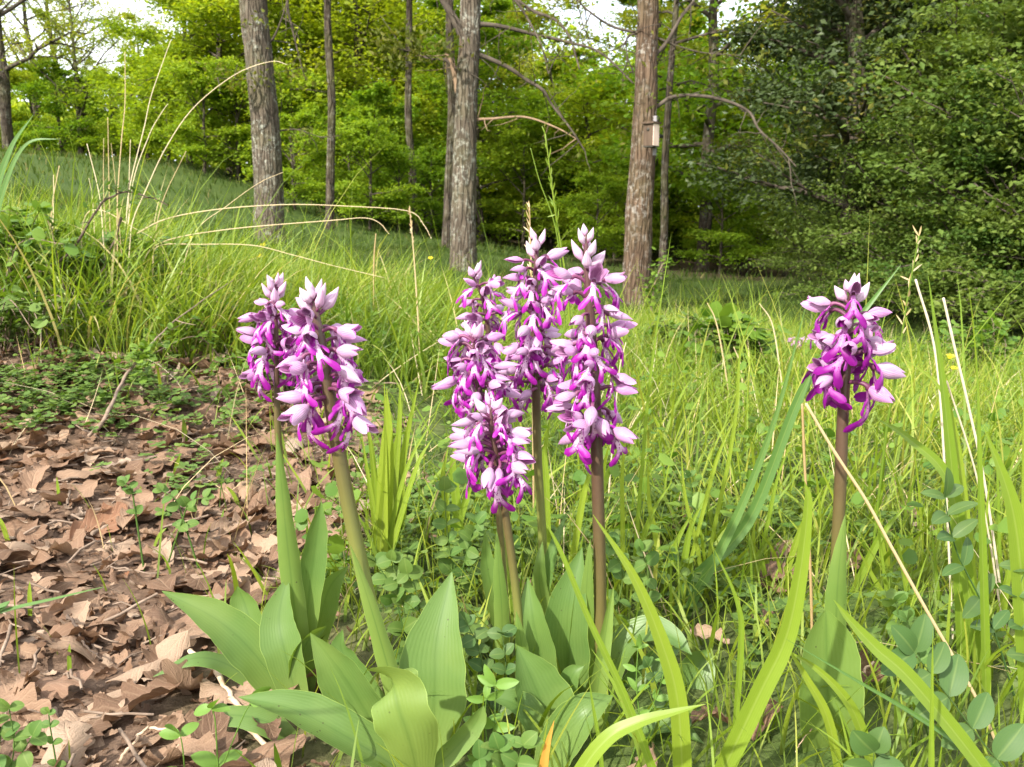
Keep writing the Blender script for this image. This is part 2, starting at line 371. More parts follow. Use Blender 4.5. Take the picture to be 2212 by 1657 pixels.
M['shrub_leaf'] = foliage('shrub_leaf', [(0, (.072, .125, .022)), (.6, (.118, .18, .034)), (1, (.18, .235, .055))], .45, (1.25, 1.2, .45), .6, .15, objvar=.3)
M['bark'] = bark('bark', (.075, .058, .042), (.145, .118, .088), .8, moss=.25)
M['bark_red'] = bark('bark_red', (.078, .050, .032), (.15, .102, .068), .62, (.36, .34, .30), moss=.2)
M['bark_far'] = bark('bark_far', (.045, .034, .026), (.105, .082, .06), .35, sz=1.5, moss=.4)
M['limb'] = plain('limb', [(.3, (.045, .036, .028)), (.7, (.105, .085, .065))], 12, .9, .5, 40, .1)
M['raw_wood'] = plain('raw_wood', [(.3, (.16, .11, .07)), (.7, (.28, .19, .12))], 14, .8, .3, 60, .1, (1, 1, .2))
M['twig'] = plain('twig', [(.3, (.12, .085, .06)), (.7, (.27, .20, .15))], 60, .85, .6, 220, .15, (1, 1, 1), .0015)
M['twig_pale'] = plain('twig_pale', [(.3, (.27, .17, .10)), (.5, (.42, .30, .20)), (.7, (.56, .44, .33))], 90, .85, .6, 260, .15, None, .001)
M['twig_dark'] = plain('twig_dark', [(.3, (.05, .035, .028)), (.7, (.11, .08, .06))], 60, .85, .5, 200, .15)
def stem_mat():
    m, N, L, out = new_mat('orchid_stem'); tv = tvn(N, L)
    col = ramp(N, L, math_n(N, L, 'ADD', tv[1], tv[0]), [(.0, (.19, .26, .042)), (.30, (.14, .17, .032)), (.50, (.085, .070, .020)), (.68, (.058, .030, .019)), (1, (.066, .020, .028))]).outputs[0]
    n = noise(N, L, 250, 3); col = mixc(N, L, math_n(N, L, 'MULTIPLY', n, .22), col, (.16, .13, .05))
    w = math_n(N, L, 'MULTIPLY', noise(N, L, 90, 2), .5)
    p = N.new('ShaderNodeBsdfPrincipled'); p.inputs['Roughness'].default_value = .42; p.inputs['Subsurface Weight'].default_value = 0.0
    L.new(col, p.inputs['Base Color']); L.new(p.outputs[0], out.inputs[0]); return m
M['stem'] = stem_mat()
def petal_mat(name, pale, vein, nv, vs_, trans=.35):
    m, N, L, out = new_mat(name); tv = tvn(N, L)
    w = math_n(N, L, 'SINE', math_n(N, L, 'MULTIPLY', tv[2], nv))
    nn = noise(N, L, 180, 2)
    ma = math_n(N, L, 'MULTIPLY_ADD', w, .5); ma.node.inputs[2].default_value = .5
    f = math_n(N, L, 'MULTIPLY', math_n(N, L, 'POWER', ma, 2.0), vs_)
    col = mixc(N, L, f, pale, vein)
    col = mixc(N, L, math_n(N, L, 'MULTIPLY', nn, .25), col, tuple(.5 * a + .5 * b for a, b in zip(pale, vein)))
    oi = N.new('ShaderNodeObjectInfo'); hs = N.new('ShaderNodeHueSaturation')
    g = math_n(N, L, 'MULTIPLY_ADD', oi.outputs['Random'], .45); g.node.inputs[2].default_value = .75; L.new(g, hs.inputs['Saturation']); L.new(col, hs.inputs['Color']); col = hs.outputs[0]
    p = N.new('ShaderNodeBsdfPrincipled'); p.inputs['Roughness'].default_value = .5; p.inputs['Specular IOR Level'].default_value = .3
    p.inputs['Sheen Weight'].default_value = .1
    L.new(col, p.inputs['Base Color'])
    t = N.new('ShaderNodeBsdfTranslucent'); L.new(col, t.inputs['Color'])
    mx = N.new('ShaderNodeMixShader'); mx.inputs[0].default_value = trans
    L.new(p.outputs[0], mx.inputs[1]); L.new(t.outputs[0], mx.inputs[2]); L.new(mx.outputs[0], out.inputs[0]); return m
M['sepal'] = petal_mat('sepal', (.64, .40, .60), (.36, .09, .33), 50.0, .78)
M['bud'] = petal_mat('bud', (.66, .47, .60), (.44, .22, .38), 60.0, .5, .3)
M['petal_inner'] = petal_mat('petal_inner', (.60, .27, .55), (.22, .01, .17), 34.0, 1.0, .3)
def lip_mat(name, edge, body, dots):
    m, N, L, out = new_mat(name); tv = tvn(N, L)
    col = ramp(N, L, tv[1], [(.15, body), (.85, edge)]).outputs[0]
    v = N.new('ShaderNodeTexVoronoi'); v.inputs['Scale'].default_value = 620; tc = N.new('ShaderNodeTexCoord'); L.new(tc.outputs['Object'], v.inputs['Vector'])
    d = ramp(N, L, v.outputs['Distance'], [(.22, (1, 1, 1)), (.34, (0, 0, 0))]).outputs[0]
    f = math_n(N, L, 'MULTIPLY', d, math_n(N, L, 'MULTIPLY', math_n(N, L, 'SUBTRACT', .8, tv[1]), 2.0, True))
    col = mixc(N, L, math_n(N, L, 'MULTIPLY', f, dots), col, (.27, .0, .22))
    p = N.new('ShaderNodeBsdfPrincipled'); p.inputs['Roughness'].default_value = .45; p.inputs['Specular IOR Level'].default_value = .3
    L.new(col, p.inputs['Base Color'])
    t = N.new('ShaderNodeBsdfTranslucent'); L.new(col, t.inputs['Color'])
    mx = N.new('ShaderNodeMixShader'); mx.inputs[0].default_value = .3
    L.new(p.outputs[0], mx.inputs[1]); L.new(t.outputs[0], mx.inputs[2]); L.new(mx.outputs[0], out.inputs[0]); return m
M['lip'] = lip_mat('lip', (.30, .012, .28), (.78, .52, .72), 1.0)
M['lip_dark'] = lip_mat('lip_dark', (.21, .005, .20), (.58, .20, .52), 1.0)
M['pedicel'] = foliage('pedicel', [(0, (.085, .020, .045)), (1, (.20, .055, .13))], .1, (1, .8, .9), .45, .35)
def litter_mat():
    m, N, L, out = new_mat('dry_leaf'); tv = tvn(N, L); oi = N.new('ShaderNodeObjectInfo')
    n1 = noise(N, L, 55, 4, .65); n2 = noise(N, L, 260, 3)
    rnd = math_n(N, L, 'FRACT', math_n(N, L, 'ADD', oi.outputs['Random'], tv[0]))
    base = ramp(N, L, rnd, [(0, (.075, .040, .024)), (.2, (.135, .075, .044)), (.45, (.20, .12, .075)), (.68, (.28, .185, .12)), (.88, (.37, .27, .19)), (.94, (.27, .22, .17)), (1, (.20, .075, .03))]).outputs[0]
    col = mixc(N, L, math_n(N, L, 'MULTIPLY', n1, .55), base, (.23, .14, .085))
    col = mixc(N, L, ramp(N, L, n2, [(.60, (0, 0, 0)), (.72, (.5, .5, .5))]).outputs[0], col, (.12, .07, .04))
    a = math_n(N, L, 'ABSOLUTE', math_n(N, L, 'SUBTRACT', tv[2], .5))
    mid = math_n(N, L, 'SUBTRACT', 1.0, math_n(N, L, 'MULTIPLY', a, 22.0), True)
    side = math_n(N, L, 'POWER', math_n(N, L, 'ABSOLUTE', math_n(N, L, 'SINE', math_n(N, L, 'MULTIPLY', math_n(N, L, 'SUBTRACT', tv[1], math_n(N, L, 'MULTIPLY', a, .35)), 30.0))), 14.0)
    vein = math_n(N, L, 'MAXIMUM', mid, math_n(N, L, 'MULTIPLY', side, .55))
    col = mixc(N, L, math_n(N, L, 'MULTIPLY', vein, .24), col, (.45, .32, .20))
    p = N.new('ShaderNodeBsdfPrincipled'); p.inputs['Roughness'].default_value = .62; p.inputs['Specular IOR Level'].default_value = .25
    b = N.new('ShaderNodeBump'); b.inputs['Strength'].default_value = .6; b.inputs['Distance'].default_value = .0012
    L.new(math_n(N, L, 'ADD', vein, math_n(N, L, 'MULTIPLY', n1, 2.0)), b.inputs['Height']); L.new(b.outputs[0], p.inputs['Normal'])
    L.new(col, p.inputs['Base Color'])
    t = N.new('ShaderNodeBsdfTranslucent'); L.new(mixc(N, L, 1.0, col, (1.1, .85, .6), 'MULTIPLY'), t.inputs['Color'])
    mx = N.new('ShaderNodeMixShader'); mx.inputs[0].default_value = .15
    L.new(p.outputs[0], mx.inputs[1]); L.new(t.outputs[0], mx.inputs[2]); L.new(mx.outputs[0], out.inputs[0]); return m
M['dry_leaf'] = litter_mat()
def ground_mat():
    m, N, L, out = new_mat('ground'); tv = tvn(N, L)
    n1 = noise(N, L, 9, 5, .65); n2 = noise(N, L, 70, 5, .7); n3 = noise(N, L, .6, 4, .6)
    soil = ramp(N, L, n2, [(.3, (.055, .035, .024)), (.55, (.13, .085, .058)), (.75, (.24, .165, .115))]).outputs[0]
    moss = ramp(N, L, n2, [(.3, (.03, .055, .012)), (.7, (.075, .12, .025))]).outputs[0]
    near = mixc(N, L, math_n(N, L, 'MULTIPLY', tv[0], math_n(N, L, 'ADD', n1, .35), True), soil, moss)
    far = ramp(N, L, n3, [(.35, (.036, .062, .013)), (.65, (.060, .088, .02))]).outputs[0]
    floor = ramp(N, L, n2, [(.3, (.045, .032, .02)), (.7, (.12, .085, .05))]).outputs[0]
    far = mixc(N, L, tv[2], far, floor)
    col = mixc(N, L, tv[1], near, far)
    p = N.new('ShaderNodeBsdfPrincipled'); p.inputs['Roughness'].default_value = .95; p.inputs['Specular IOR Level'].default_value = .1
    b = N.new('ShaderNodeBump'); b.inputs['Strength'].default_value = .9; b.inputs['Distance'].default_value = .006
    L.new(n2, b.inputs['Height']); L.new(b.outputs[0], p.inputs['Normal'])
    L.new(col, p.inputs['Base Color']); L.new(p.outputs[0], out.inputs[0]); return m
M['ground'] = ground_mat()
M['box_brown'] = plain('box_brown', [(.3, (.07, .048, .034)), (.7, (.12, .085, .06))], 40, .85, .3, 90, .1, (1, 1, .15))
M['box_pale'] = plain('box_pale', [(.3, (.70, .50, .40)), (.7, (.80, .64, .53))], 30, .7, .2, 90, .2, (1, 1, .15))
M['box_dark'] = plain('box_dark', [(.3, (.03, .03, .025)), (.7, (.06, .055, .045))], 30, .8)
M['batten'] = plain('batten', [(.3, (.17, .16, .165)), (.7, (.25, .235, .24))], 30, .8)
M['yellow'] = foliage('yellow', [(0, (.75, .55, .01)), (1, (.85, .68, .02))], .3, (1, 1, .6), .4, .4)
M['pale_pink'] = foliage('pale_pink', [(0, (.55, .30, .48)), (1, (.66, .42, .58))], .3, (1, 1, 1), .5, .3)
M['brown_cap'] = plain('brown_cap', [(.3, (.30, .16, .07)), (.7, (.5, .32, .16))], 200, .6)

# ------------------------------------------------------------------ the ground
LIT = [G(*c)[:2] for c in ((-700, 700), (0, 748), (300, 768), (520, 800), (740, 830), (800, 960), (765, 1150), (705, 1300), (680, 1500), (720, 1656))]
LIT = np.array(LIT + [np.array([-.10, .3]), np.array([-.2, -.5]), np.array([-3, -.5])])
def poly_sd(x, y, poly):
    """signed distance to a polygon, negative inside"""
    d = np.full(x.shape, 1e9); ins = np.zeros(x.shape, bool); n = len(poly)
    for i in range(n):
        a = poly[i]; b = poly[(i + 1) % n]; e = b - a
        t = np.clip(((x - a[0]) * e[0] + (y - a[1]) * e[1]) / (e @ e + 1e-12), 0, 1)
        d = np.minimum(d, np.hypot(x - a[0] - t * e[0], y - a[1] - t * e[1]))
        c = ((a[1] > y) != (b[1] > y)) & (x < (b[0] - a[0]) * (y - a[1]) / (b[1] - a[1] + 1e-12) + a[0]); ins ^= c
    return np.where(ins, -d, d)
def litter(x, y):
    """1 on the leaf-strewn ground, 0 in the meadow"""
    s = poly_sd(np.asarray(x, float), np.asarray(y, float), LIT) + .07 * wobble(x, y, 9, 3)
    return np.clip(.5 - s / .22, 0, 1)
def litter_soft(x, y):
    s = poly_sd(np.asarray(x, float), np.asarray(y, float), LIT) + .16 * wobble(x, y, 6, 3) + .08 * wobble(x, y, 17, 8)
    return np.clip(.42 - s / .55, 0, 1)
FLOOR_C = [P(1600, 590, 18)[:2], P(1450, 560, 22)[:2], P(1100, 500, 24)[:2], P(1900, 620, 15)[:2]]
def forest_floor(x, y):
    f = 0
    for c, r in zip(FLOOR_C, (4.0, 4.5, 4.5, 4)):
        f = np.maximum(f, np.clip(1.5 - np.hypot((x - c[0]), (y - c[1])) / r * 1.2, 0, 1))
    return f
rr = np.concatenate([np.geomspace(.1, 40, 235), np.geomspace(42, 200, 24)]); na = 420
th = np.arange(na) / na * 2 * math.pi
gx = (rr[:, None] * np.cos(th)[None]).ravel(); gy = (rr[:, None] * np.sin(th)[None]).ravel()
gv = np.stack([gx, gy, gz(gx, gy)], -1)
i = np.arange(len(rr) - 1)[:, None] * na; j = np.arange(na)[None]; j2 = (j + 1) % na
gq = np.stack([i + j, i + na + j, i + na + j2, i + j2], -1).reshape(-1, 4)
gv = np.vstack([gv, [[0, 0, gz1(0, 0)]]]); gt = [[len(gv) - 1, k, (k + 1) % na] for k in range(na)]
lt = litter(gv[:, 0], gv[:, 1]); rad_ = np.hypot(gv[:, 0], gv[:, 1])
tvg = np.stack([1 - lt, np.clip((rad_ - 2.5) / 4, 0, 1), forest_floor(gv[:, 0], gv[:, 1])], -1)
tag(obj('ground', mesh_np('ground', gv, gq, gt, tvg), M['ground']), 'soil and grassy meadow ground rising to the left', None, None, 'structure')

# ------------------------------------------------------------------ trees
def grow(seed, H, r0, cb, R, nb, clump, per, ls, trunk_path=None, up=.35, droop=.25, flat=.38, asp=.62, top=1.0, sub=5, top_taper=.9, spread=1.0, prof_pow=.5):
    """trunk, branches and crown meshes of one tree standing at the origin"""
    g = np.random.RandomState(seed)
    tp = trunk_path
    if tp is None:
        z = np.linspace(-.25, H, 9); tp = np.stack([np.cumsum(g.normal(0, .05, 9)) * H / 8, np.cumsum(g.normal(0, .05, 9)) * H / 8, z], -1)
        tp[:, :2] -= tp[0, :2]
    tpath = smooth_path(tp, 60)
    u = np.linspace(0, 1, 60); tr = r0 * (1 - u) ** .75 * (1 + .55 * np.exp(-u * 40)) + .012
    wood = MB(); ph = g.uniform(0, 6.28, 6)
    tube(wood, tpath, tr, 18, g.uniform(), True, lambda a, t: 1 + .06 * np.sin(a * 3 + ph[0] + t * 9) + .05 * np.sin(a * 7 + ph[1] - t * 23) + .03 * np.sin(a * 2 + t * 60 + ph[2]))
    limbs = MB(); cen = []; cs = []
    for b in range(nb):
        f = (b + g.uniform(0, .9)) / nb; hz = cb + (H * top - cb) * f
        k = np.argmin(np.abs(tpath[:, 2] - hz)); st = tpath[k]
        az = b * 2.4 + g.normal(0, .35); ln = R * (max(.06, 1 - f ** 1.6)) ** prof_pow * g.uniform(.7, 1.15)
        d = np.array([math.cos(az), math.sin(az), up * g.uniform(.3, 1.6) * (1 + f)])
        n = 8; t = np.linspace(0, 1, n)[:, None]
        path = st + d * ln * t + np.array([0, 0, -droop * ln]) * t ** 2 * (1 - f * .7) + np.cumsum(g.normal(0, .035 * ln, (n, 3)), 0) * t
        lr = max(.012, min(tr[k] * .55, .028 * ln + .006))
        tube(limbs, path, lr * (1 - .85 * t[:, 0]), 6, g.uniform())
        for s in range(sub):
            ts = .25 + .75 * (s + g.uniform(0, 1)) / sub; q = path[min(n - 1, int(ts * (n - 1)))]
            dd = nrm(path[-1] - path[0]); sd = nrm(np.cross(dd, [0, 0, 1])) * (1 if s % 2 else -1)
            l2 = ln * .5 * (1.15 - .6 * ts) * g.uniform(.6, 1.2) * spread
            t2 = np.linspace(0, 1, 5)[:, None]
            p2 = q + (dd * .7 + sd * g.uniform(.4, 1.1) + np.array([0, 0, g.uniform(-.15, .35)])) * l2 * t2 + np.array([0, 0, -.12 * l2]) * t2 ** 2 + np.cumsum(g.normal(0, .04 * l2, (5, 3)), 0) * t2
            tube(limbs, p2, lr * .4 * (1 - .8 * t2[:, 0]) + .003, 4, g.uniform())
            for e in (.35, .7, 1.0):
                if g.uniform() < clump: cen.append(p2[int(e * 4)]); cs.append(l2)
        cen.append(path[-1]); cs.append(ln * .3)
    cen = np.array(cen); cs = np.array(cs)
    n = len(cen) * per; ci = np.repeat(np.arange(len(cen)), per)
    sg = np.clip(cs[ci], .25, .8) * .42
    off = g.normal(0, 1, (n, 3)) * sg[:, None] * np.array([1, 1, flat])
    c = cen[ci] + off
    keep = c[:, 2] > .12; c = c[keep]; n = len(c); ci = ci[keep]
    d = nrm(g.normal(0, 1, (n, 3)) * np.array([1, 1, .35]) + np.array([0, 0, -.25])); nn = nrm(g.normal(0, .75, (n, 3)) + np.array([0, -.25, 1.0]))
    crn = MB(); tint = g.uniform(0, 1, len(cen))[ci] * .6 + g.uniform(0, 1, n) * .4
    leaf_cards(crn, c, d, nn, ls * g.uniform(.6, 1.25, n), asp, .1, tint)
    return wood, limbs, crn
class Proto:
    def __init__(s, name, leafmat, barkmat, **kw):
        w, l, c = grow(**kw); s.w = w.mesh('trunk'); s.l = l.mesh('branches'); s.c = c.mesh('crown', smooth=False); s.lm = leafmat; s.bm = barkmat; s.name = name
        s.w.materials.append(M[barkmat]); s.l.materials.append(M['limb']); s.c.materials.append(M[leafmat])
    def place(s, x, y, sc, rz, label, group=None, cat='tree', sz=None, name=None):
        o = thing(name or s.name, label, cat, (x, y, gz1(x, y)), group); o.rotation_euler = (0, 0, rz); o.scale = (sc, sc, sz or sc)
        obj('trunk', s.w, None, o); obj('branches', s.l, None, o); obj('crown', s.c, None, o)
        return o
pr = {
 'a': Proto('broadleaf_tree', 'tree_leaf', 'bark_far', seed=1, H=9.0, r0=.10, cb=1.3, R=2.7, nb=24, clump=.9, per=66, ls=.115, flat=.62),
 'b': Proto('broadleaf_tree', 'tree_leaf', 'bark_far', seed=2, H=8.0, r0=.085, cb=.9, R=2.4, nb=24, clump=.9, per=64, ls=.11, droop=.35, flat=.62),
 'c': Proto('broadleaf_tree', 'tree_leaf_yellow', 'bark_far', seed=3, H=9.5, r0=.10, cb=2.0, R=2.9, nb=22, clump=.85, per=60, ls=.115, flat=.6),
 'j': Proto('slim_tree', 'tree_leaf_yellow', 'bark_far', seed=13, H=8.5, r0=.058, cb=3.6, R=2.2, nb=14, clump=.6, per=24, ls=.11, up=.5),
 'd': Proto('sparse_tree', 'tree_leaf_yellow', 'bark_far', seed=4, H=8.5, r0=.14, cb=1.6, R=3.2, nb=16, clump=.6, per=48, ls=.11, up=.6, droop=.1, flat=.5),
 'e': Proto('understorey_shrub', 'tree_leaf', 'bark_far', seed=5, H=2.8, r0=.04, cb=.15, R=1.5, nb=16, clump=.85, per=42, ls=.10, up=.5),
 'f': Proto('dark_evergreen_tree', 'dark_leaf', 'bark_far', seed=6, H=7.5, r0=.13, cb=.9, R=1.5, nb=34, clump=.95, per=85, ls=.075, up=.45, droop=.15, flat=.7, top_taper=.7, prof_pow=.75),
 'g': Proto('hedge_shrub', 'shrub_leaf', 'bark_far', seed=7, H=2.6, r0=.035, cb=.05, R=1.5, nb=24, clump=.6, per=58, ls=.068, up=.6, droop=.3, flat=.34, sub=6),
 'h': Proto('hedge_tree', 'tree_leaf_olive', 'bark_red', seed=8, H=6.0, r0=.09, cb=.9, R=1.9, nb=20, clump=.55, per=46, ls=.06, up=.55, flat=.45),
 'i': Proto('olive_tree', 'tree_leaf_olive', 'bark_far', seed=9, H=7.0, r0=.10, cb=1.4, R=2.4, nb=20, clump=.7, per=50, ls=.075, up=.5, flat=.45),
}
def at_px(px, y): return P(px, 500, y)[0]

# the three trunks in front, with the branches that cross the picture
def front_tree(name, label, y, trunk_px, branches, matname, seed, leaf_spots, raw=(), crown_kw=None):
    base = P(*trunk_px[0][:2], y); bx, by = base[0], y; bz = gz1(bx, by); org = np.array([bx, by, bz])
    o = thing(name, label, 'tree', tuple(org))
    pts = [np.array([bx + .0, by, bz - .25])]; rad = [size(trunk_px[0][2], 1000, 500, y) * .5 * 1.25]
    for px, py, w in trunk_px: pts.append(P(px, py, y)); rad.append(size(w, px, py, y) * .5)
    top = pts[-1]; dirn = nrm(pts[-1] - pts[-2]); dirn = nrm(dirn + np.array([0, 0, 1.0]))
    for k, dz in enumerate((1.2, 2.6, 4.2, 6.0)):
        pts.append(top + dirn * dz + np.array([.1 * math.sin(k * 2 + seed), .1 * math.cos(k + seed), 0])); rad.append(rad[len(trunk_px)] * (.9, .72, .5, .12)[k])
    n = 150; path = smooth_path(pts, n); r = np.interp(np.linspace(0, len(pts) - 1, n), np.arange(len(pts)), rad)
    g = np.random.RandomState(seed); ph = g.uniform(0, 6.28, 12); w = MB()
    def disp(a, t):
        d = 0
        for k in range(4): d = d + .016 * np.sin(a * (9 + 5 * k) + ph[k] + 5 * np.sin(t * (19 + 7 * k) + ph[k + 4])) / (1 + .25 * k)
        flare = .55 * np.exp(-np.maximum(t - .018, 0) * 40) * (1 + .3 * np.sin(a * 5 + ph[1]))
        return 1 + d + flare + .03 * np.sin(a * 2 + t * 12 + ph[9]) + .02 * np.sin(t * 55 + a + ph[8])
    tube(w, path, r, 72, 0.0, True, disp)
    w.build('trunk', M[matname], o, org)
    for bi, (rw, pl) in enumerate(branches):
        b = MB(); pp = [P(a[0], a[1], y + (a[2] if len(a) > 2 else 0)) for a in pl]
        bp = smooth_path(pp, 8 * len(pp)); t = np.linspace(0, 1, len(bp)); rr_ = size(rw, 1100, 300, y) * .42 * (1 - .72 * t)
        tube(b, bp, rr_, 8, g.uniform())
        # side twigs
        for k in range(3, len(bp), 4):
            if g.uniform() < .75:
                l = g.uniform(.15, .5); tt = np.linspace(0, 1, 5)[:, None]
                d = nrm(np.array([g.normal(0, .7), g.normal(0, .5), g.normal(-.25, .7)]))
                tube(b, bp[k] + d * l * tt + np.cumsum(g.normal(0, .02, (5, 3)), 0) * tt, .006 * (1 - .8 * tt[:, 0]), 4, g.uniform())
        b.build('branch', M['raw_wood'] if bi in raw else M['limb'], o, org)
    lf = MB()
    for px, py, dy, nn_, sg in leaf_spots:
        c = P(px, py, y + dy) + g.normal(0, 1, (nn_, 3)) * sg * np.array([1.3, .8, .55])
        leaf_cards(lf, c, g.normal(0, 1, (nn_, 3)), nrm(g.normal(0, .6, (nn_, 3)) + [0, 0, 1]), g.uniform(.035, .075, nn_), .55)
    if leaf_spots: lf.build('young_leaves', M['tree_leaf_olive'], o, org, False)
    kw = dict(seed=seed + 50, H=9.5, r0=.02, cb=4.5, R=3.3, nb=20, clump=.7, per=22, ls=.10, up=.6, droop=.1, flat=.5)
    kw.update(crown_kw or {})
    tp = np.array(pts) - org; tw, tl, tc = grow(trunk_path=tp, **kw)
    tl.build('branches', M['limb'], o); tc.build('crown', M['tree_leaf_yellow'], o, (0, 0, 0), False)
    return o, r
front_tree('oak_tree', 'thick straight grey-brown trunk without a bird box, leaning left of the drooping dry stalks', 9.5,
           [(582, 532, 66), (581, 430, 62), (575, 300, 62), (562, 150, 58), (547, 0, 57)],
           [(9, [(600, 0), (618, -40), (622, 20), (632, 65), (650, 138), (661, 174)]), (7, [(575, 95), (592, 80), (612, 30), (625, -20)]),
            (6, [(560, 160), (520, 172), (470, 168, -.4)]), (6, [(585, 285), (640, 280), (690, 296, -.3)])],
           'bark', 21, [(530, 170, -.25, 60, .12), (480, 165, -.4, 60, .14), (620, 150, -.2, 50, .14), (655, 175, -.1, 40, .12), (640, 285, -.3, 50, .12), (565, 45, -.3, 30, .09)])
front_tree('oak_tree', 'lichen-flecked brown trunk with a torn forked limb and long bare side branches', 8.5,
           [(1000, 590, 60), (1001, 480, 56), (1004, 340, 52), (1008, 200, 46), (1014, 90, 44), (1016, 0, 43)],
           [(28, [(1000, 75), (985, 48), (968, 20), (950, -10), (930, -60)]), (18, [(990, 200), (982, 160), (972, 130), (962, 112)]),
            (11, [(985, 150), (962, 130), (929, 127), (897, 116), (860, 105, -.3)]),
            (14, [(1020, 52), (1060, 54), (1096, 60), (1153, 74), (1240, 94, -.2), (1300, 116, -.3), (1368, 180, -.5)]),
            (14, [(1020, 115), (1045, 122), (1096, 145), (1140, 174), (1173, 195, -.2), (1193, 227, -.2), (1233, 279, -.3), (1264, 327, -.3)]),
            (9, [(1020, 258), (1060, 257), (1133, 253), (1200, 275, -.2), (1245, 300, -.3)]),
            (14, [(1030, -90), (1080, -40), (1117, 0), (1153, 24), (1201, 44, -.2), (1232, 84, -.3), (1252, 150, -.4)]),
            (9, [(1060, -60), (1120, 10), (1145, 50), (1170, 100, -.2), (1185, 160, -.3)])],
           'bark', 22, [(890, 95, -.2, 160, .16), (860, 115, -.3, 140, .16), (930, 110, -.1, 80, .14), (1185, 120, -.3, 60, .2), (1230, 100, -.3, 60, .2), (1150, 60, -.3, 40, .2), (1240, 300, -.3, 40, .2)], raw=(1, 5))
front_tree('oak_tree', 'reddish-brown trunk with white lichen streaks that carries the bird box', 8.0,
           [(1374, 662, 60), (1377, 560, 58), (1381, 450, 56), (1389, 330, 53), (1395, 200, 50), (1397, 90, 47), (1400, 0, 45)],
           [(9, [(1385, 74), (1372, 70), (1320, 56), (1272, 24), (1248, 0), (1220, -40)]), (15, [(1398, 138), (1412, 122), (1440, 92), (1472, 36), (1500, 0), (1530, -50)]),
            (8, [(1405, 80), (1424, 84), (1464, 100), (1520, 114), (1599, 120, -.3)]),
            (13, [(1405, 240), (1424, 227), (1456, 209), (1512, 207), (1572, 219, -.2), (1619, 243, -.3), (1639, 279, -.4), (1682, 319, -.5), (1720, 360, -.6)]),
            (6, [(1380, 72), (1356, 80), (1354, 115), (1368, 160)])],
           'bark_red', 23, [(1520, 110, -.2, 50, .2), (1600, 120, -.3, 50, .2), (1680, 320, -.4, 50, .2), (1440, 205, -.2, 30, .15)])

# bird box
bp_ = P(1407, 292, 8.0 - .30); bird = thing('bird_box', 'small wooden bird box with one pale side nailed to the lichen-streaked trunk', 'bird box', tuple(bp_))
bird.rotation_euler = (0, 0, -42 * D2R); bird.scale = (.85, .85, .95)
def box(mb, cx, cy_, cz, sx, sy, sz):
    v = np.array([[x, y, z] for x in (-1, 1) for y in (-1, 1) for z in (-1, 1)], float) * np.array([sx, sy, sz]) / 2 + np.array([cx, cy_, cz])
    mb.add(v, [[0, 1, 3, 2], [4, 6, 7, 5], [0, 4, 5, 1], [2, 3, 7, 6], [0, 2, 6, 4], [1, 5, 7, 3]])
for nm, mat, a in (('front_panel', 'box_brown', (-.0, -.052, 0, .104, .012, .185)), ('side_panel', 'box_pale', (.052, 0.0, 0, .012, .10, .185)),
                   ('side_panel', 'box_brown', (-.052, .0, 0, .012, .10, .185)), ('back_panel', 'box_brown', (0, .052, 0, .104, .012, .185)),
                   ('roof', 'box_brown', (0, -.008, .102, .145, .145, .015)), ('floor', 'box_dark', (0, 0, -.098, .112, .112, .012)),
                   ('batten', 'batten', (.0, .064, 0, .035, .016, .34))):
    b = MB(); box(b, *a); b.build(nm, M[mat], bird, smooth=False)
b = MB(); tt = np.linspace(0, 1, 3)[:, None]; tube(b, np.array([0, -.055, .045]) + np.array([0, -.006, 0]) * tt, .016, 14); b.build('entrance_shade_disc', M['box_dark'], bird)  # entrance: solid dark disc on the panel, painted as the shade of an opening
b = MB(); box(b, 0, .13, 0, .03, .13, .03); b.build('bracket', M['box_dark'], bird)

# the wood behind
WOOD = 'leafy trees of the wood beyond the meadow'
def L_(k): return {'a': 'tall green broadleaf tree with layered leafy branches in the wood', 'b': 'bushy green broadleaf tree with low drooping branches in the wood',
                   'c': 'yellow-green broadleaf tree standing in the wood'}[k]
g = np.random.RandomState(5)
named = [(710, 14.0, 'j', 1.0, 'slim tree with a thin bare crooked trunk standing before the wood'),
         (895, 17.0, 'j', 1.1, 'tree with a dark trunk forking low, behind the lichen-flecked trunk'),
         (962, 12.2, 'j', .95, 'dark slender trunk half hidden by the forked oak'),
         (1432, 12.0, 'j', .8, 'thin dark tree just behind the bird box trunk'),
         (420, 20.5, 'b', .72, 'tree at the edge of the wood on the rising meadow'),
         (38, 21, 'd', .85, 'open-crowned tree with a dark spreading trunk on the hilltop'),
         (190, 25, 'd', .55, 'slender sparse tree on the hilltop beside the gap of sky'),
         (1516, 17, 'a', 1.1, 'tree with a stout dark trunk at the edge of the forest floor')]
for px, y, k, sc, lab in named:
    pr[k].place(at_px(px, y), y, sc, g.uniform(0, 6.28), lab)
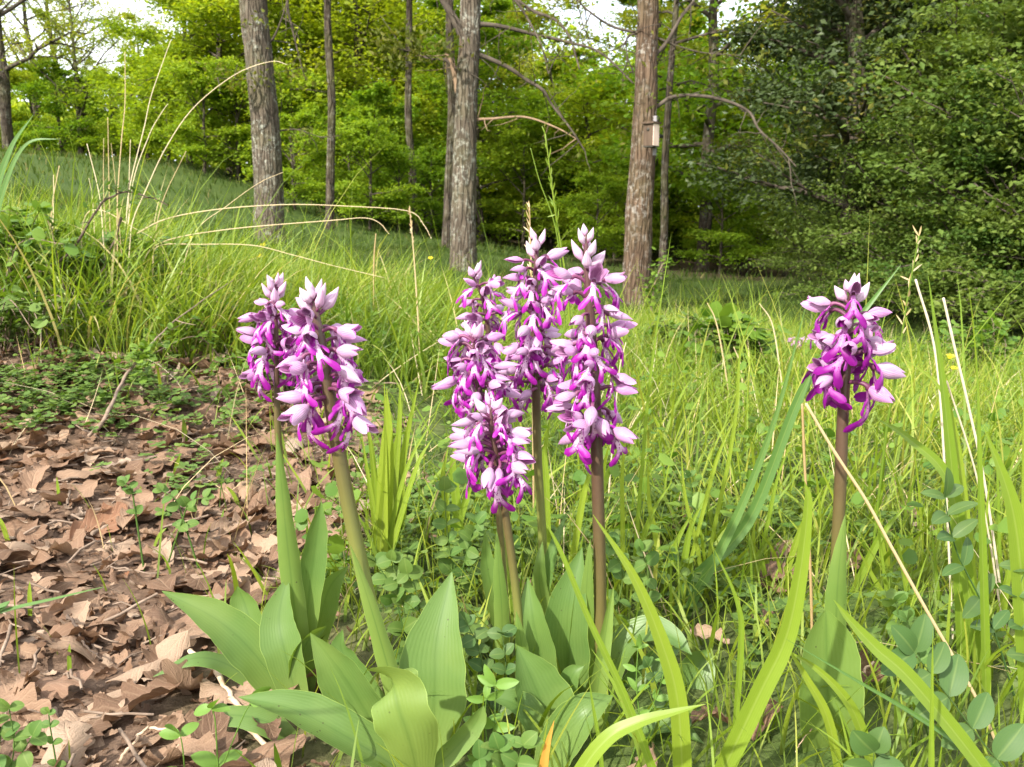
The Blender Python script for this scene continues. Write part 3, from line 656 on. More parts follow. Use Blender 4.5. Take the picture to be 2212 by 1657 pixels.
rows = [(505, 19.5, 'b', .95), (560, 22, 'a', 1.1), (590, 20, 'b', 1.15), (650, 24, 'c', 1.2), (770, 21, 'a', .95), (830, 25, 'c', 1.1), (960, 24, 'a', 1.0),
        (1040, 19.5, 'b', .9), (1080, 26, 'c', 1.1), (1190, 24, 'b', 1.0), (1262, 20, 'a', .8), (1330, 25, 'b', 1.0), (1400, 22, 'c', .95),
        (1480, 25, 'b', 1.0), (1560, 21, 'b', .95), (1648, 19.5, 'b', .8), (1700, 22, 'c', .9), (1780, 20, 'a', 1.0), (1860, 22, 'b', 1.1),
        (1960, 21, 'a', 1.2), (2060, 19, 'b', 1.3), (2180, 18, 'a', 1.3), (700, 29, 'a', 1.3), (900, 30, 'b', 1.4), (600, 28, 'a', 1.3), (520, 27, 'b', 1.1),
        (1250, 30, 'b', 1.25), (1010, 31, 'a', 1.35), (1560, 29, 'a', 1.1), (1420, 31, 'b', 1.2), (1700, 30, 'b', 1.15), (2300, 16, 'b', 1.3), (1900, 27, 'c', 1.4), (2100, 26, 'a', 1.5)]
for px, y, k, sc in rows:
    pr[k].place(at_px(px, y), y, sc * .92, g.uniform(0, 6.28), L_(k), WOOD + ', kind ' + {'a': 'tall', 'b': 'bushy', 'c': 'yellowish'}[k], sz=sc * (.55 if 1180 < px < 1380 or 1480 < px < 1790 else .74))
# hilltop at the left, seen against the sky
for px, y, sc in ((-60, 25, .8), (100, 29, .75), (150, 33, .8), (215, 36, .42), (330, 34, .6)):
    pr['d'].place(at_px(px, y), y, sc, g.uniform(0, 6.28), 'thin yellowish tree in the far row on the hilltop', 'sparse trees on the hilltop')
for px, y, sc in ((25, 26, .8), (95, 27, .9), (150, 25, .8), (205, 27, .8), (262, 25, .75), (310, 24, .8), (375, 20.5, .8), (450, 18, .7), (520, 18.5, .75), (640, 18, .8), (690, 19, .8), (760, 17.5, .7),
                  (820, 18, .85), (880, 20, .85), (935, 17.5, .55), (1130, 19, .8), (1190, 20, .85), (1330, 19, .75), (1455, 21, .8), (1500, 22, .8), (1600, 22, .9), (1700, 17, .8), (640, 15.8, .55), (800, 15.5, .6), (860, 16, .5), (1290, 15.5, .5), (1350, 17, .7), (1560, 16, .6), (1600, 17.5, .8), (990, 23, 1.0), (1060, 22, .9), (1090, 24, 1.0), (1160, 23, 1.0), (1240, 22.5, .95), (1290, 24, 1.0), (1380, 23, .95), (1540, 24, .9), (1640, 25, 1.0), (900, 24, 1.1), (840, 23, 1.0), (780, 24, 1.0)):
    pr['e'].place(at_px(px, y), y, sc, g.uniform(0, 6.28), 'low leafy green bush at the foot of the wood', 'bushes at the foot of the wood', 'bush')
# dark mass and scrub on the right
pr['f'].place(at_px(1850, 8.8), 8.8, .82, .4, 'tall dark olive-green evergreen tree rising above the scrub', None)
pr['f'].place(at_px(1940, 10.2), 10.2, .85, 2.1, 'dark evergreen tree crowding behind the tall dark one', None)
pr['i'].place(at_px(1735, 14), 14, .6, 1.0, 'loose olive-tinged tree beside the tall dark evergreen')
pr['i'].place(at_px(2050, 11.5), 11.5, .85, 3.0, 'olive-tinged tree with reddish crooked stems in the scrub')
pr['h'].place(at_px(2080, 10), 10, 1.05, 1.3, 'scrub tree with two twisted reddish trunks')
pr['h'].place(at_px(2190, 9), 9, 1.05, 4.0, 'leafy scrub tree leaning out over the low bushes')
pr['h'].place(at_px(2330, 8.5), 8.5, 1.1, 5.0, 'scrub tree at the near end of the thicket')
for px, y, sc in ((1760, 13.5, .62), (1820, 12.2, .75), (1830, 9.8, .45), (1900, 8.8, .5), (1960, 8.0, .5), (2030, 8.4, .75), (2080, 7.2, .55), (2150, 7.6, .8), (2190, 6.6, .55), (2260, 7.0, .85), (2300, 6.0, .62), (2370, 6.4, .8)):
    pr['g'].place(at_px(px, y), y, sc, g.uniform(0, 6.28), 'dense small-leaved bush of the thicket beside the meadow', 'bushes of the thicket', 'bush')
# the mass of trees far behind, which reads as one wall of green
fw = MB(); n = 34000
fa = g.uniform(-.62, .62, n); fr = g.uniform(36, 46, n); fx = np.sin(fa) * fr; fy = np.cos(fa) * fr; gzz = gz(fx, fy)
hmax = np.where(fx < -11, 2.0, np.where(fx < -9, 4.5, 7.5)) * (1 + .25 * wobble(fx, fy, .8, 4))
hz = g.uniform(0, 1, n) * hmax
leaf_cards(fw, np.stack([fx, fy, gzz + hz], -1), g.normal(0, 1, (n, 3)), nrm(g.normal(0, .5, (n, 3)) + [0, -.3, 1]), g.uniform(.22, .42, n), .65)
tag(fw.build('distant_wood', M['tree_leaf'], None, smooth=False), 'far-off mass of green foliage behind the wood', 'foliage', None, 'stuff')

# ------------------------------------------------------------------ orchids
CM = .01; FS = 1.10
def petal_meshes():
    out = {}
    for var, (tipr, ln, rmax, spread_) in enumerate(((.02, 1.75, .37, 0), (.14, 1.6, .40, .3), (.36, 1.45, .42, .8), (.10, 1.4, .46, .2))):
        base = np.array([1.05, 0, .42]); ax = nrm(np.array([1.0, 0, .06])); upv = nrm(np.array([-.06, 0, 1.0])); sd = np.array([0, 1.0, 0])
        def shell(mb, k, f0, f1, ha0, t0=0.0, t1=1.0, centers=(-78, 0, 78), nt=12, na_=7, tipcut=1.0):
            for ci, cen in enumerate(centers):
                t = np.linspace(t0, t1, nt)
                r = (rmax * np.clip(t / .38, 0, 1) ** .55 * np.where(t > .38, 1 - ((t - .38) / .62) ** 1.6, 1) + tipr * np.clip((t - .3) / .7, 0, 1)) * k
                ha = (ha0 * np.clip(1 - np.clip((t - .45) / .55, 0, 1) ** 1.7, 0, 1) ** .8 + 1.5) * D2R
                a = np.linspace(-1, 1, na_)
                ang = cen * D2R + a[None] * ha[:, None]
                kick = spread_ * np.clip(t - .6, 0, 1) ** 2 * 2.2
                rad_k = (r + kick)[:, None]
                v = base + ax * (t * ln)[:, None, None] + rad_k[..., None] * (np.cos(ang)[..., None] * upv * .92 + np.sin(ang)[..., None] * sd) - upv * (.10 * t ** 2)[:, None, None]
                i_ = np.arange(nt - 1)[:, None] * na_; j_ = np.arange(na_ - 1)[None]
                q = np.stack([i_ + j_, i_ + j_ + 1, i_ + na_ + j_ + 1, i_ + na_ + j_], -1).reshape(-1, 4)
                tv = np.zeros((nt, na_, 3)); tv[..., 1] = t[:, None]; tv[..., 2] = (a * .5 + .5)[None] + ci
                mb.add(v.reshape(-1, 3) * CM, q, None, tv.reshape(-1, 3))
        h = MB(); shell(h, 1.0, 0, 0, 50 if var != 3 else 56); out['hood', var] = h.mesh('hood')
        h = MB(); shell(h, .84, 0, 0, 46, .12, .93 if var != 2 else .98, (-66, -8, 8, 66)); out['inner', var] = h.mesh('inner_petals')
        out['hood', var].materials.append(M['sepal']); out['inner', var].materials.append(M['petal_inner'])
    for var, (drop, curl, wide, mat) in enumerate(((1.0, .5, 1.0, 'lip'), (1.5, .15, 1.1, 'lip'), (.6, .7, .95, 'lip'), (1.1, .4, 1.35, 'lip_dark'))):
        lp = MB(); o0 = np.array([1.22, 0, .12]); d = nrm(np.array([.62, 0, -drop])); nv = nrm(np.array([drop, 0, .62])); sd = np.array([0, 1.0, 0])
        def strip(path, wid, mags, lift=0.0):
            p = smooth_path(path, 9); T = nrm(np.gradient(p, axis=0)); Nn = np.stack([-T[:, 1], T[:, 0]], -1)
            w = np.interp(np.linspace(0, 1, 9), np.linspace(0, 1, len(wid)), wid); mg = np.interp(np.linspace(0, 1, 9), np.linspace(0, 1, len(mags)), mags)
            a = np.linspace(-1, 1, 5); uv = p[:, None] + Nn[:, None] * (a[None, :, None] * w[:, None, None] * .5)
            U, V = uv[..., 0], uv[..., 1]
            U = U * 1.42; V = V * 1.5
            v = o0 + d * U[..., None] + sd * V[..., None] + nv * (lift + curl * (U - .6) ** 2 * np.where(U > .6, -1, .2) * .8 - .5 * V ** 2 - .06 * (a ** 2)[None] + .02 * np.sin(V * 22))[..., None]
            i_ = np.arange(8)[:, None] * 5; j_ = np.arange(4)[None]
            q = np.stack([i_ + j_, i_ + j_ + 1, i_ + 6, i_ + 5], -1) if False else np.stack([i_ + j_, i_ + j_ + 1, i_ + 5 + j_ + 1, i_ + 5 + j_], -1)
            tv = np.zeros((9, 5, 3)); tv[..., 1] = np.clip(mg[:, None] + .35 * (np.abs(a) ** 3)[None], 0, 1); tv[..., 2] = a[None] * .5 + .5
            lp.add(v.reshape(-1, 3) * CM, q.reshape(-1, 4), None, tv.reshape(-1, 3))
        strip([(-.12, 0), (.25, 0), (.6, 0), (.86, 0)], [.22, .24, .26, .40 * wide], [.25, .05, .1, .3])
        for s in (-1, 1):
            strip([(.72, .07 * s), (.95, .17 * s), (1.20, .38 * s * wide), (1.30, .46 * s * wide)], [.13, .22 * wide, .29 * wide, .08], [.15, .6, 1, 1], .012 * s)
            strip([(.16, .06 * s), (.34, .22 * s), (.60, .33 * s), (.74, .34 * s)], [.10, .13, .14, .04], [.35, .8, 1, 1], .03)
        strip([(.82, 0), (.98, 0), (1.06, 0)], [.08, .06, .02], [.7, 1, 1], -.03)
        # spur behind the lip
        strip([(.0, 0), (-.25, 0)], [.2, .12], [.3, .3])
        out['lip', var] = lp.mesh('lip'); out['lip', var].materials.append(M[mat])
    for var, (l, z) in enumerate(((1.05, .42), (1.05, .42))):
        pd = MB(); t = np.linspace(0, 1, 9)
        path = np.stack([-.12 + 1.25 * t, .05 * np.sin(t * 3.1) * (1 if var else -1), .62 * np.sin(t * 1.9) - .12 * t], -1)
        path[-1] = (1.14, 0, .36)
        tube(pd, path * CM, np.interp(t, [0, .3, .8, 1], [.085, .12, .12, .16]) * CM, 7, .3 + .5 * var)
        out['pedicel', var] = pd.mesh('pedicel'); out['pedicel', var].materials.append(M['pedicel'])
    for var, (ln, rm, bend_) in enumerate(((1.25, .27, .08), (1.05, .30, .16), (1.3, .23, .03))):
        bd = MB(); t = np.linspace(0, 1, 13)
        path = np.stack([.12 + .30 * np.sin(t * 1.4) + bend_ * t, 0 * t, .40 + ln * t], -1)
        r = rm * np.clip(t / .34, 0, 1) ** .55 * np.where(t > .34, (1 - ((t - .34) / .66) ** 1.35), 1) + .015
        v0 = bd.n; tube(bd, path * CM, r * CM, 12, .5, True, lambda a, tt_: 1 + .07 * np.abs(np.sin(a * 1.5)))
        bd.a[-1][:, 2] = np.concatenate([np.tile(np.arange(12) / 12, 13), [0]])
        out['bud', var] = bd.mesh('bud'); out['bud', var].materials.append(M['bud'])
        st = MB(); tt_ = np.linspace(0, 1, 5); tube(st, np.stack([-.05 + .24 * tt_, 0 * tt_, .0 + .46 * tt_], -1) * CM, np.interp(tt_, [0, 1], [.07, .11]) * CM, 6, .6)
        out['budstalk', var] = st.mesh('pedicel'); out['budstalk', var].materials.append(M['pedicel'])
    return out
PM = petal_meshes()
LEAF_W = [.42, .62, .80, .93, 1.0, .99, .92, .78, .56, .30, .02]
SHEATH_W = [.95, 1.0, 1.0, .97, .92, .85, .76, .64, .48, .28, .02]
BROAD_W = [.40, .62, .84, .97, 1.0, .98, .95, .90, .78, .55, .05]
def orchid(label, stem_px, y, wpx, race, nf, nb, leaves=(), seed=0, fs=1.0, dark=False, bias=None, brown=.0):
    """stem_px: points from the ground up; race=(bottom py, py where buds begin, top py)"""
    g = np.random.RandomState(seed)
    pts = [P(a[0], a[1], y + (a[2] if len(a) > 2 else 0)) for a in stem_px]
    b0 = pts[0]; org = np.array([b0[0], b0[1], gz1(b0[0], b0[1])]); o = thing('orchid', label, 'orchid', tuple(org))
    pts[0][2] = min(pts[0][2], org[2]) - .01
    path = smooth_path(pts, 60); t = np.linspace(0, 1, 60)
    r = size(wpx, 1100, 1100, y) * .5 * np.interp(t, [0, .5, .8, 1], [1.12, 1.0, .72, .28])
    st = MB(); tube(st, path, r, 16, brown, True, lambda a, t_: 1 + .05 * np.sin(a * 4 + t_ * 5) + .03 * np.sin(a * 7))
    # colour changes along the height: green below, wine-brown up in the flowers
    st.build('stem', M['stem'], o, org)
    for k, (lp, w, hint, kw) in enumerate(leaves):
        mb = MB(); kw = dict(kw); prof = {'leaf': LEAF_W, 'sheath': SHEATH_W, 'broad': BROAD_W}[kw.pop('prof', 'leaf')]
        pp = [P(a[0], a[1], y + a[2]) for a in lp]
        ww = np.array(prof) * size(w, lp[len(lp) // 2][0], lp[len(lp) // 2][1], y + lp[len(lp) // 2][2])
        mat = kw.pop('mat', 'orchid_leaf'); kw.setdefault('cup', .32); kw.setdefault('fold', .10)
        ribbon(mb, pp, ww, hint, 30, 11, rnd=g.uniform(), **kw)
        mb.build('leaf', M[mat], o, org)
    # flowers up the stem
    pz = path[:, 2]; zb = P(stem_px[-1][0], race[0] - 42, y)[2]; zm = P(stem_px[-1][0], race[1], y)[2]; zt = path[-1][2]
    def on(z):
        k = np.argmin(np.abs(pz - z)); return path[k]
    az = g.uniform(0, 6.28)
    nf = int(nf * 1.5)
    for i in range(nf):
        f = (i + .5) / nf; z = zb + (zm - zb) * f + g.normal(0, .0012); c = on(z)
        az += 2.3999 + g.normal(0, .55)
        if bias is not None and math.sin(az) > .55: az += g.choice([-1, 1]) * 1.2
        s = FS * fs * (1.12 - .25 * f) * g.uniform(.85, 1.14)
        pitch = -(-.28 + .42 * f + g.normal(0, .26))
        hv = int(g.choice([0, 1, 2, 3], p=[.30, .28, .30, .12])) if not dark else int(g.choice([3, 2, 1], p=[.5, .25, .25]))
        fl = obj('flower', PM['pedicel', i % 2], None, o)
        fl.matrix_local = Matrix.Translation(Vector(c - org)) @ Matrix.Rotation(az, 4, 'Z') @ Matrix.Rotation(pitch, 4, 'Y') @ Matrix.Rotation(g.normal(0, .33), 4, 'X') @ Matrix.Diagonal((s * g.uniform(.9, 1.25), s * g.uniform(.9, 1.1), s, 1))
        obj('hood', PM['hood', hv], None, fl); obj('inner_petals', PM['inner', hv], None, fl)
        obj('lip', PM['lip', 3 if dark else int(g.choice([0, 1, 2]))], None, fl)
    for i in range(nb):
        f = (i + .3) / nb; z = zm + (zt - zm) * (f ** 1.0) * .96; c = on(z); az += 2.3999 + g.normal(0, .25)
        s = FS * 1.15 * fs * (1.05 - .42 * f) * g.uniform(.9, 1.1); tilt = .36 * (1 - f) + .03
        bd = obj('bud', PM['bud', i % 3], None, o)
        bd.matrix_local = Matrix.Translation(Vector(c - org)) @ Matrix.Rotation(az, 4, 'Z') @ Matrix.Rotation(tilt, 4, 'Y') @ Matrix.Diagonal((s, s, s, 1))
        obj('pedicel', PM['budstalk', i % 3], None, bd)
    return o
CAMH = (0, -1, .55); UPH = (0, -.35, 1); LH = (-.6, -.8, .5); RH = (.6, -.8, .5)
orchid('slimmer pink orchid of the left pair, standing behind its stouter neighbour', [(648, 1500), (632, 1330, .0), (612, 1080), (600, 930), (598, 830), (596, 700), (594, 615)], .69, 14, (830, 665, 580), 17, 9,
       [([(650, 1560, -.02), (560, 1425, -.02), (470, 1340, -.02), (350, 1277, -.02)], 92, (-.3, -.8, 1), {}),
        ([(655, 1560, -.03), (618, 1420, -.03), (603, 1335, -.02), (622, 1243, -.01)], 88, (-.1, -1, .4), {'cup': .2}),
        ([(648, 1420, -.012), (630, 1260, -.012), (614, 1110, -.012), (598, 935, -.01)], 50, (.25, -1, .1), {'prof': 'sheath', 'mat': 'orchid_sheath', 'cup': -.45}),
        ([(655, 1440, .0), (668, 1280, .0), (684, 1160, .0), (694, 1082, .0)], 56, (.35, -1, .4), {}),
        ([(660, 1470, .02), (688, 1350, .02), (712, 1270, .02), (752, 1222, .02)], 58, (.6, -1, .5), {}),
        ([(625, 1500, .04), (560, 1390, .04), (527, 1300, .05), (513, 1266, .05)], 72, (-.3, -1, .6), {}),
        ([(610, 1520, .0), (500, 1440, .0), (420, 1422, -.01), (330, 1462, -.02)], 52, (-.1, -.35, 1), {'cup': -.25}),
        ([(655, 1530, -.01), (650, 1430, -.02), (668, 1380, -.02), (705, 1352, .0)], 78, (.5, -.6, -.3), {}),
        ([(655, 1655, -.06), (595, 1570, -.06), (490, 1545, -.06), (393, 1582, -.07)], 62, (-.1, -.4, 1), {'cup': -.2})], 101, .95)
orchid('stout pink orchid with a thick green stem and broad leaves spreading over the leaf litter', [(890, 1640, .02), (842, 1470), (795, 1290), (752, 1090), (718, 900), (700, 780), (684, 690), (678, 640)], .60, 30, (925, 690, 615), 18, 10,
       [([(905, 1670, .0), (936, 1520, .0), (942, 1390, .01), (976, 1236, .03)], 150, (-.15, -1, .35), {'cup': .22}),
        ([(860, 1650, .0), (792, 1540, .0), (735, 1450, .0), (671, 1368, .0)], 118, (-.5, -.9, .7), {}),
        ([(905, 1690, -.04), (780, 1610, -.05), (640, 1535, -.05), (515, 1506, -.05)], 92, (.1, -.55, 1), {'cup': .45}),
        ([(905, 1690, -.06), (885, 1600, -.075), (858, 1520, -.075), (848, 1455, -.06), (850, 1452, -.045)], 140, (.05, -.75, -.5), {'prof': 'broad', 'cup': -.22, 'wave': .05, 'mat': 'orchid_sheath'}),
        ([(912, 1680, -.05), (975, 1625, -.05), (1022, 1570, -.05), (1045, 1524, -.05)], 46, (.4, -.7, .8), {'prof': 'broad'}),
        ([(872, 1560, -.012), (838, 1440, -.012), (800, 1310, -.012), (757, 1178, -.012)], 44, (.3, -1, .2), {'prof': 'sheath', 'mat': 'orchid_sheath', 'cup': -.45}),
        ([(870, 1600, .04), (800, 1500, .05), (740, 1410, .06), (740, 1360, .06)], 60, (-.3, -1, .6), {})], 102, 1.06)
orchid('pink orchid at the back of the group, its spike bowing to the left', [(1120, 1400), (1092, 1180), (1082, 980), (1070, 850), (1058, 740), (1044, 650), (1022, 596)], .80, 12, (800, 618, 590), 13, 3, [], 103, 1.02)
orchid('tall pink orchid of the group with dark straight stem and one pointed top bud', [(1178, 1330), (1172, 1180), (1162, 1000), (1158, 850), (1155, 700), (1158, 580), (1163, 520)], .76, 17, (895, 565, 498), 27, 4,
       [([(1172, 1330, -.01), (1178, 1270, -.012), (1195, 1190, -.01), (1226, 1104, .0)], 30, (-.5, -1, .2), {}),
        ([(1180, 1330, -.02), (1166, 1270, -.02), (1166, 1220, -.02), (1172, 1170, -.015)], 34, (-.1, -1, .1), {'prof': 'sheath', 'mat': 'orchid_sheath', 'cup': -.4})], 104, 1.05, brown=0.12)
orchid('tallest pink orchid of the group, brown stem, cluster of pale buds on top', [(1290, 1560), (1296, 1420), (1296, 1250), (1292, 1080), (1288, 930), (1283, 800), (1275, 680), (1268, 570), (1265, 510)], .66, 25, (985, 600, 475), 27, 8,
       [([(1240, 1560, .0), (1225, 1440, .0), (1228, 1310, .0), (1257, 1183, .01)], 104, (-.2, -1, .35), {'cup': .3}),
        ([(1262, 1560, .0), (1262, 1420, .0), (1266, 1290, -.005), (1275, 1165, -.008)], 46, (-.5, -1, .2), {'prof': 'sheath', 'mat': 'orchid_sheath', 'cup': -.35}),
        ([(1275, 1620, -.04), (1292, 1480, -.04), (1308, 1370, -.035), (1325, 1268, -.03)], 40, (.2, -1, .3), {'prof': 'sheath', 'mat': 'orchid_sheath'}),
        ([(1300, 1560, .02), (1335, 1420, .02), (1392, 1368, .02), (1450, 1378, .01), (1494, 1414, .0)], 74, (-.1, -.5, 1), {}),
        ([(1480, 1620, .02), (1480, 1540, .02), (1492, 1470, .03), (1530, 1404, .04)], 104, (.2, -1, .5), {'prof': 'broad'}),
        ([(1300, 1660, -.05), (1370, 1585, -.05), (1440, 1565, -.05), (1520, 1606, -.06)], 72, (.0, -.5, 1), {'cup': .5}),
        ([(1300, 1600, .0), (1360, 1500, .02), (1420, 1430, .03), (1470, 1400, .04)], 62, (.1, -.8, .8), {})], 105, 1.05, brown=0.3)
orchid('pink orchid on the left flank of the group, on a slim brown stem', [(1110, 1440), (1092, 1300), (1078, 1120), (1062, 1000), (1040, 880), (1026, 790), (1022, 730)], .70, 13, (905, 745, 700), 16, 4,
       [([(1086, 1440, -.01), (1084, 1320, -.012), (1078, 1240, -.012), (1073, 1145, -.01)], 34, (.1, -1, .1), {'prof': 'sheath', 'mat': 'orchid_sheath', 'cup': -.35}),
        ([(1085, 1400, .01), (1068, 1300, .01), (1052, 1220, .01), (1047, 1145, .01)], 40, (.3, -1, .3), {})], 106, 1.0, brown=0.2)
orchid('short pink orchid in front of the group with the lowest flower spike', [(1150, 1560), (1128, 1400), (1110, 1240), (1090, 1100), (1074, 1000), (1062, 930), (1060, 880)], .645, 17, (1060, 905, 872), 20, 3,
       [([(1140, 1600, -.012), (1134, 1470, -.014), (1126, 1390, -.014), (1115, 1320, -.012)], 38, (.1, -1, .1), {'prof': 'sheath', 'mat': 'orchid_sheath', 'cup': -.4}),
        ([(1185, 1560, .0), (1172, 1440, .0), (1152, 1340, .0), (1140, 1248, .01)], 80, (-.3, -1, .3), {'cup': .4}),
        ([(1205, 1650, -.04), (1185, 1560, -.04), (1150, 1470, -.035), (1117, 1395, -.03)], 128, (.35, -1, .55), {'cup': .4, 'wave': .03}),
        ([(1170, 1690, -.07), (1210, 1610, -.07), (1262, 1540, -.07), (1324, 1503, -.06)], 94, (-.2, -.8, .8), {'cup': .35}),
        ([(1180, 1640, -.05), (1150, 1560, -.05), (1110, 1520, -.05), (1045, 1502, -.05)], 70, (.0, -.5, 1), {}),
        ([(1215, 1600, -.02), (1222, 1520, -.02), (1236, 1460, -.02), (1262, 1438, -.02)], 50, (-.3, -.8, .5), {})], 107, .98, brown=0.12)
orchid('single deep magenta orchid on a dark brown stem, apart from the others in tall grass', [(1800, 1640), (1802, 1400), (1808, 1200), (1815, 1060), (1820, 920), (1828, 780), (1836, 680), (1838, 630)], .64, 25, (872, 668, 597), 14, 6,
       [([(1790, 1690, -.03), (1788, 1560, -.04), (1786, 1430, -.035), (1784, 1318, -.03)], 142, (.05, -1, .15), {'prof': 'broad', 'cup': .25, 'mat': 'orchid_sheath'}),
        ([(1803, 1480, -.014), (1806, 1340, -.014), (1812, 1230, -.014), (1826, 1112, -.012)], 52, (-.1, -1, .1), {'prof': 'sheath', 'mat': 'orchid_sheath', 'cup': -.45})], 108, 1.08, True, brown=0.18)
def far_orchid():
    gp = G(1725, 790); o = orchid('tiny far purple orchid in the meadow grass behind the single orchid', [(1727, 800), (1726, 765), (1724, 735)], gp[1], 3, (765, 742, 735), 9, 3, [], 109, 1.2)
far_orchid()

# ------------------------------------------------------------------ grass: what nobody could count
def in_view(x, y, z, pad=60):
    d = np.stack([x, y, z - CAM[2]], -1); fz = d[:, 1] * cp - d[:, 2] * sp_; uy = d[:, 1] * sp_ + d[:, 2] * cp
    px = IW / 2 + FPX * d[:, 0] / fz
    return (fz > .1) & (px > -pad - 120 / fz) & (px < IW + pad + 120 / fz)
def sector(n, r0, r1, half=.60, pw=1.0):
    a = rs.uniform(-half, half, n); u = rs.uniform(0, 1, n) ** pw; r = np.sqrt(r0 * r0 + u * (r1 * r1 - r0 * r0))
    return r * np.sin(a), r * np.cos(a)
def stuff(mb, name, mat, label, cat): return tag(mb.build(name, mat, None), label, cat, None, 'stuff')
def base_of(x, y): return np.stack([x, y, gz(x, y) - .005], -1)
def bank(x, y):
    """1 on the tussocky bank at the left and in the middle distance"""
    a = P(200, 620, 2.3)[:2]; b = P(820, 700, 2.7)[:2]
    t = np.clip(((x - a[0]) * (b - a)[0] + (y - a[1]) * (b - a)[1]) / ((b - a) @ (b - a)), -.6, 1)
    return np.exp(-(np.hypot(x - a[0] - t * (b - a)[0], y - a[1] - t * (b - a)[1]) / .55) ** 2)

mb = MB()
x, y = sector(66000, .95, 5.2, .66, .8); keep = rs.uniform(0, 1, len(x)) > litter_soft(x, y) ** .5 * 1.02; x, y = x[keep], y[keep]
n = len(x); bk = bank(x, y); pt = wobble(x, y, 3.3, 5)
L = rs.uniform(.045, .165, n) * np.where(rs.uniform(0, 1, n) < .06, 1.8, 1) * (1 + .9 * bk + .35 * pt) * np.clip(1.25 - y * .04, .6, 1.2) * (1 - .5 * litter_soft(x, y))
blades(mb, base_of(x, y), L, rs.uniform(.0014, .0044, n) * np.where(rs.uniform(0, 1, n) < .12, 1.7, 1), rs.uniform(0, 6.28, n), rs.uniform(.0, .6, n), rs.uniform(.1, 1.5, n), 5, np.clip(rs.beta(2, 2.2, n) + .2 * pt, 0, 1))
stuff(mb, 'meadow_grass', M['grass'], 'bright green meadow grass around and behind the orchids', 'grass')

mb = MB(); tx = []; 
for k in range(150):
    if k < 85: px, yy = rs.uniform(-80, 520), rs.uniform(1.75, 3.4)
    else: px, yy = rs.uniform(520, 1040), rs.uniform(1.9, 2.9)
    c = P(px, 600, yy)
    if litter(np.array([c[0]]), np.array([c[1]]))[0] > .6: continue
    m = rs.randint(28, 105); bx = c[0] + rs.normal(0, .05, m); by = c[1] + rs.normal(0, .05, m)
    hd = np.arctan2(by - c[1], bx - c[0]) + rs.normal(0, .5, m)
    hd = np.where(rs.uniform(0, 1, m) < .45, rs.normal(-.1, .6, m), hd)
    sc = (1.0 if k < 85 else .75) * rs.uniform(.7, 1.1)
    blades(mb, base_of(bx, by), rs.uniform(.18, .42, m) * sc, rs.uniform(.0028, .0055, m), hd, rs.uniform(.02, .55, m), rs.uniform(.3, 2.3, m), 7, np.clip(rs.beta(2, 2.4, m) + rs.normal(0, .2), 0, 1))
stuff(mb, 'tussock_grass', M['grass_bank'], 'long arching tussocks of grass on the bank', 'grass')

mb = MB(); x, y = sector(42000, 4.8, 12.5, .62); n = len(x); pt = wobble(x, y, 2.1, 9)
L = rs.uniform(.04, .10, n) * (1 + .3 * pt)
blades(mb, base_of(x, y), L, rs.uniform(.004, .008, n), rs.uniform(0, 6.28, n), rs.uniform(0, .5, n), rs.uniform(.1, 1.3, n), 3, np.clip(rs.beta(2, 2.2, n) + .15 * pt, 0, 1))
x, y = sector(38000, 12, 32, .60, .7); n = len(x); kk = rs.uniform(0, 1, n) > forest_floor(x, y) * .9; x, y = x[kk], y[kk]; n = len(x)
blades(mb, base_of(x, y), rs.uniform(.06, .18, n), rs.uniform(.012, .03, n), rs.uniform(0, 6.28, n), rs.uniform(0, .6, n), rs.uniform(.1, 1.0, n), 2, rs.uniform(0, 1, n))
stuff(mb, 'far_meadow_grass', M['grass_far_shaded'], 'short grass of the meadow with tree shade put into its colour', 'grass')

mb = MB(); x, y = sector(5200, .42, 1.25, .66); lt_ = litter(x, y); kk = rs.uniform(0, 1, len(x)) > np.clip(lt_ * 1.15 + np.clip((.75 - y) * 2.2, 0, .35), 0, .99); x, y = x[kk], y[kk]; n = len(x)
blades(mb, base_of(x, y), rs.uniform(.03, .12, n), rs.uniform(.0012, .0032, n) * np.where(rs.uniform(0, 1, n) < .2, 1.9, 1), rs.uniform(0, 6.28, n), rs.uniform(0, .55, n), rs.uniform(.1, 1.4, n), 7, np.clip(rs.beta(2.2, 2, n), 0, 1))
stuff(mb, 'fine_grass', M['grass'], 'fine green grass sprouting between the orchids', 'grass')

mb = MB()
x, y = sector(3800, .8, 5, .64); kk = rs.uniform(0, 1, len(x)) > litter(x, y) * .75; x, y = x[kk], y[kk]; n = len(x)
blades(mb, base_of(x, y), rs.uniform(.05, .24, n), rs.uniform(.0009, .0022, n), rs.uniform(0, 6.28, n), rs.uniform(.1, 1.1, n), rs.uniform(-.2, 1.2, n), 4)
stuff(mb, 'dead_grass', M['straw'], 'dry straw-coloured grass threads among the green', 'dry grass')

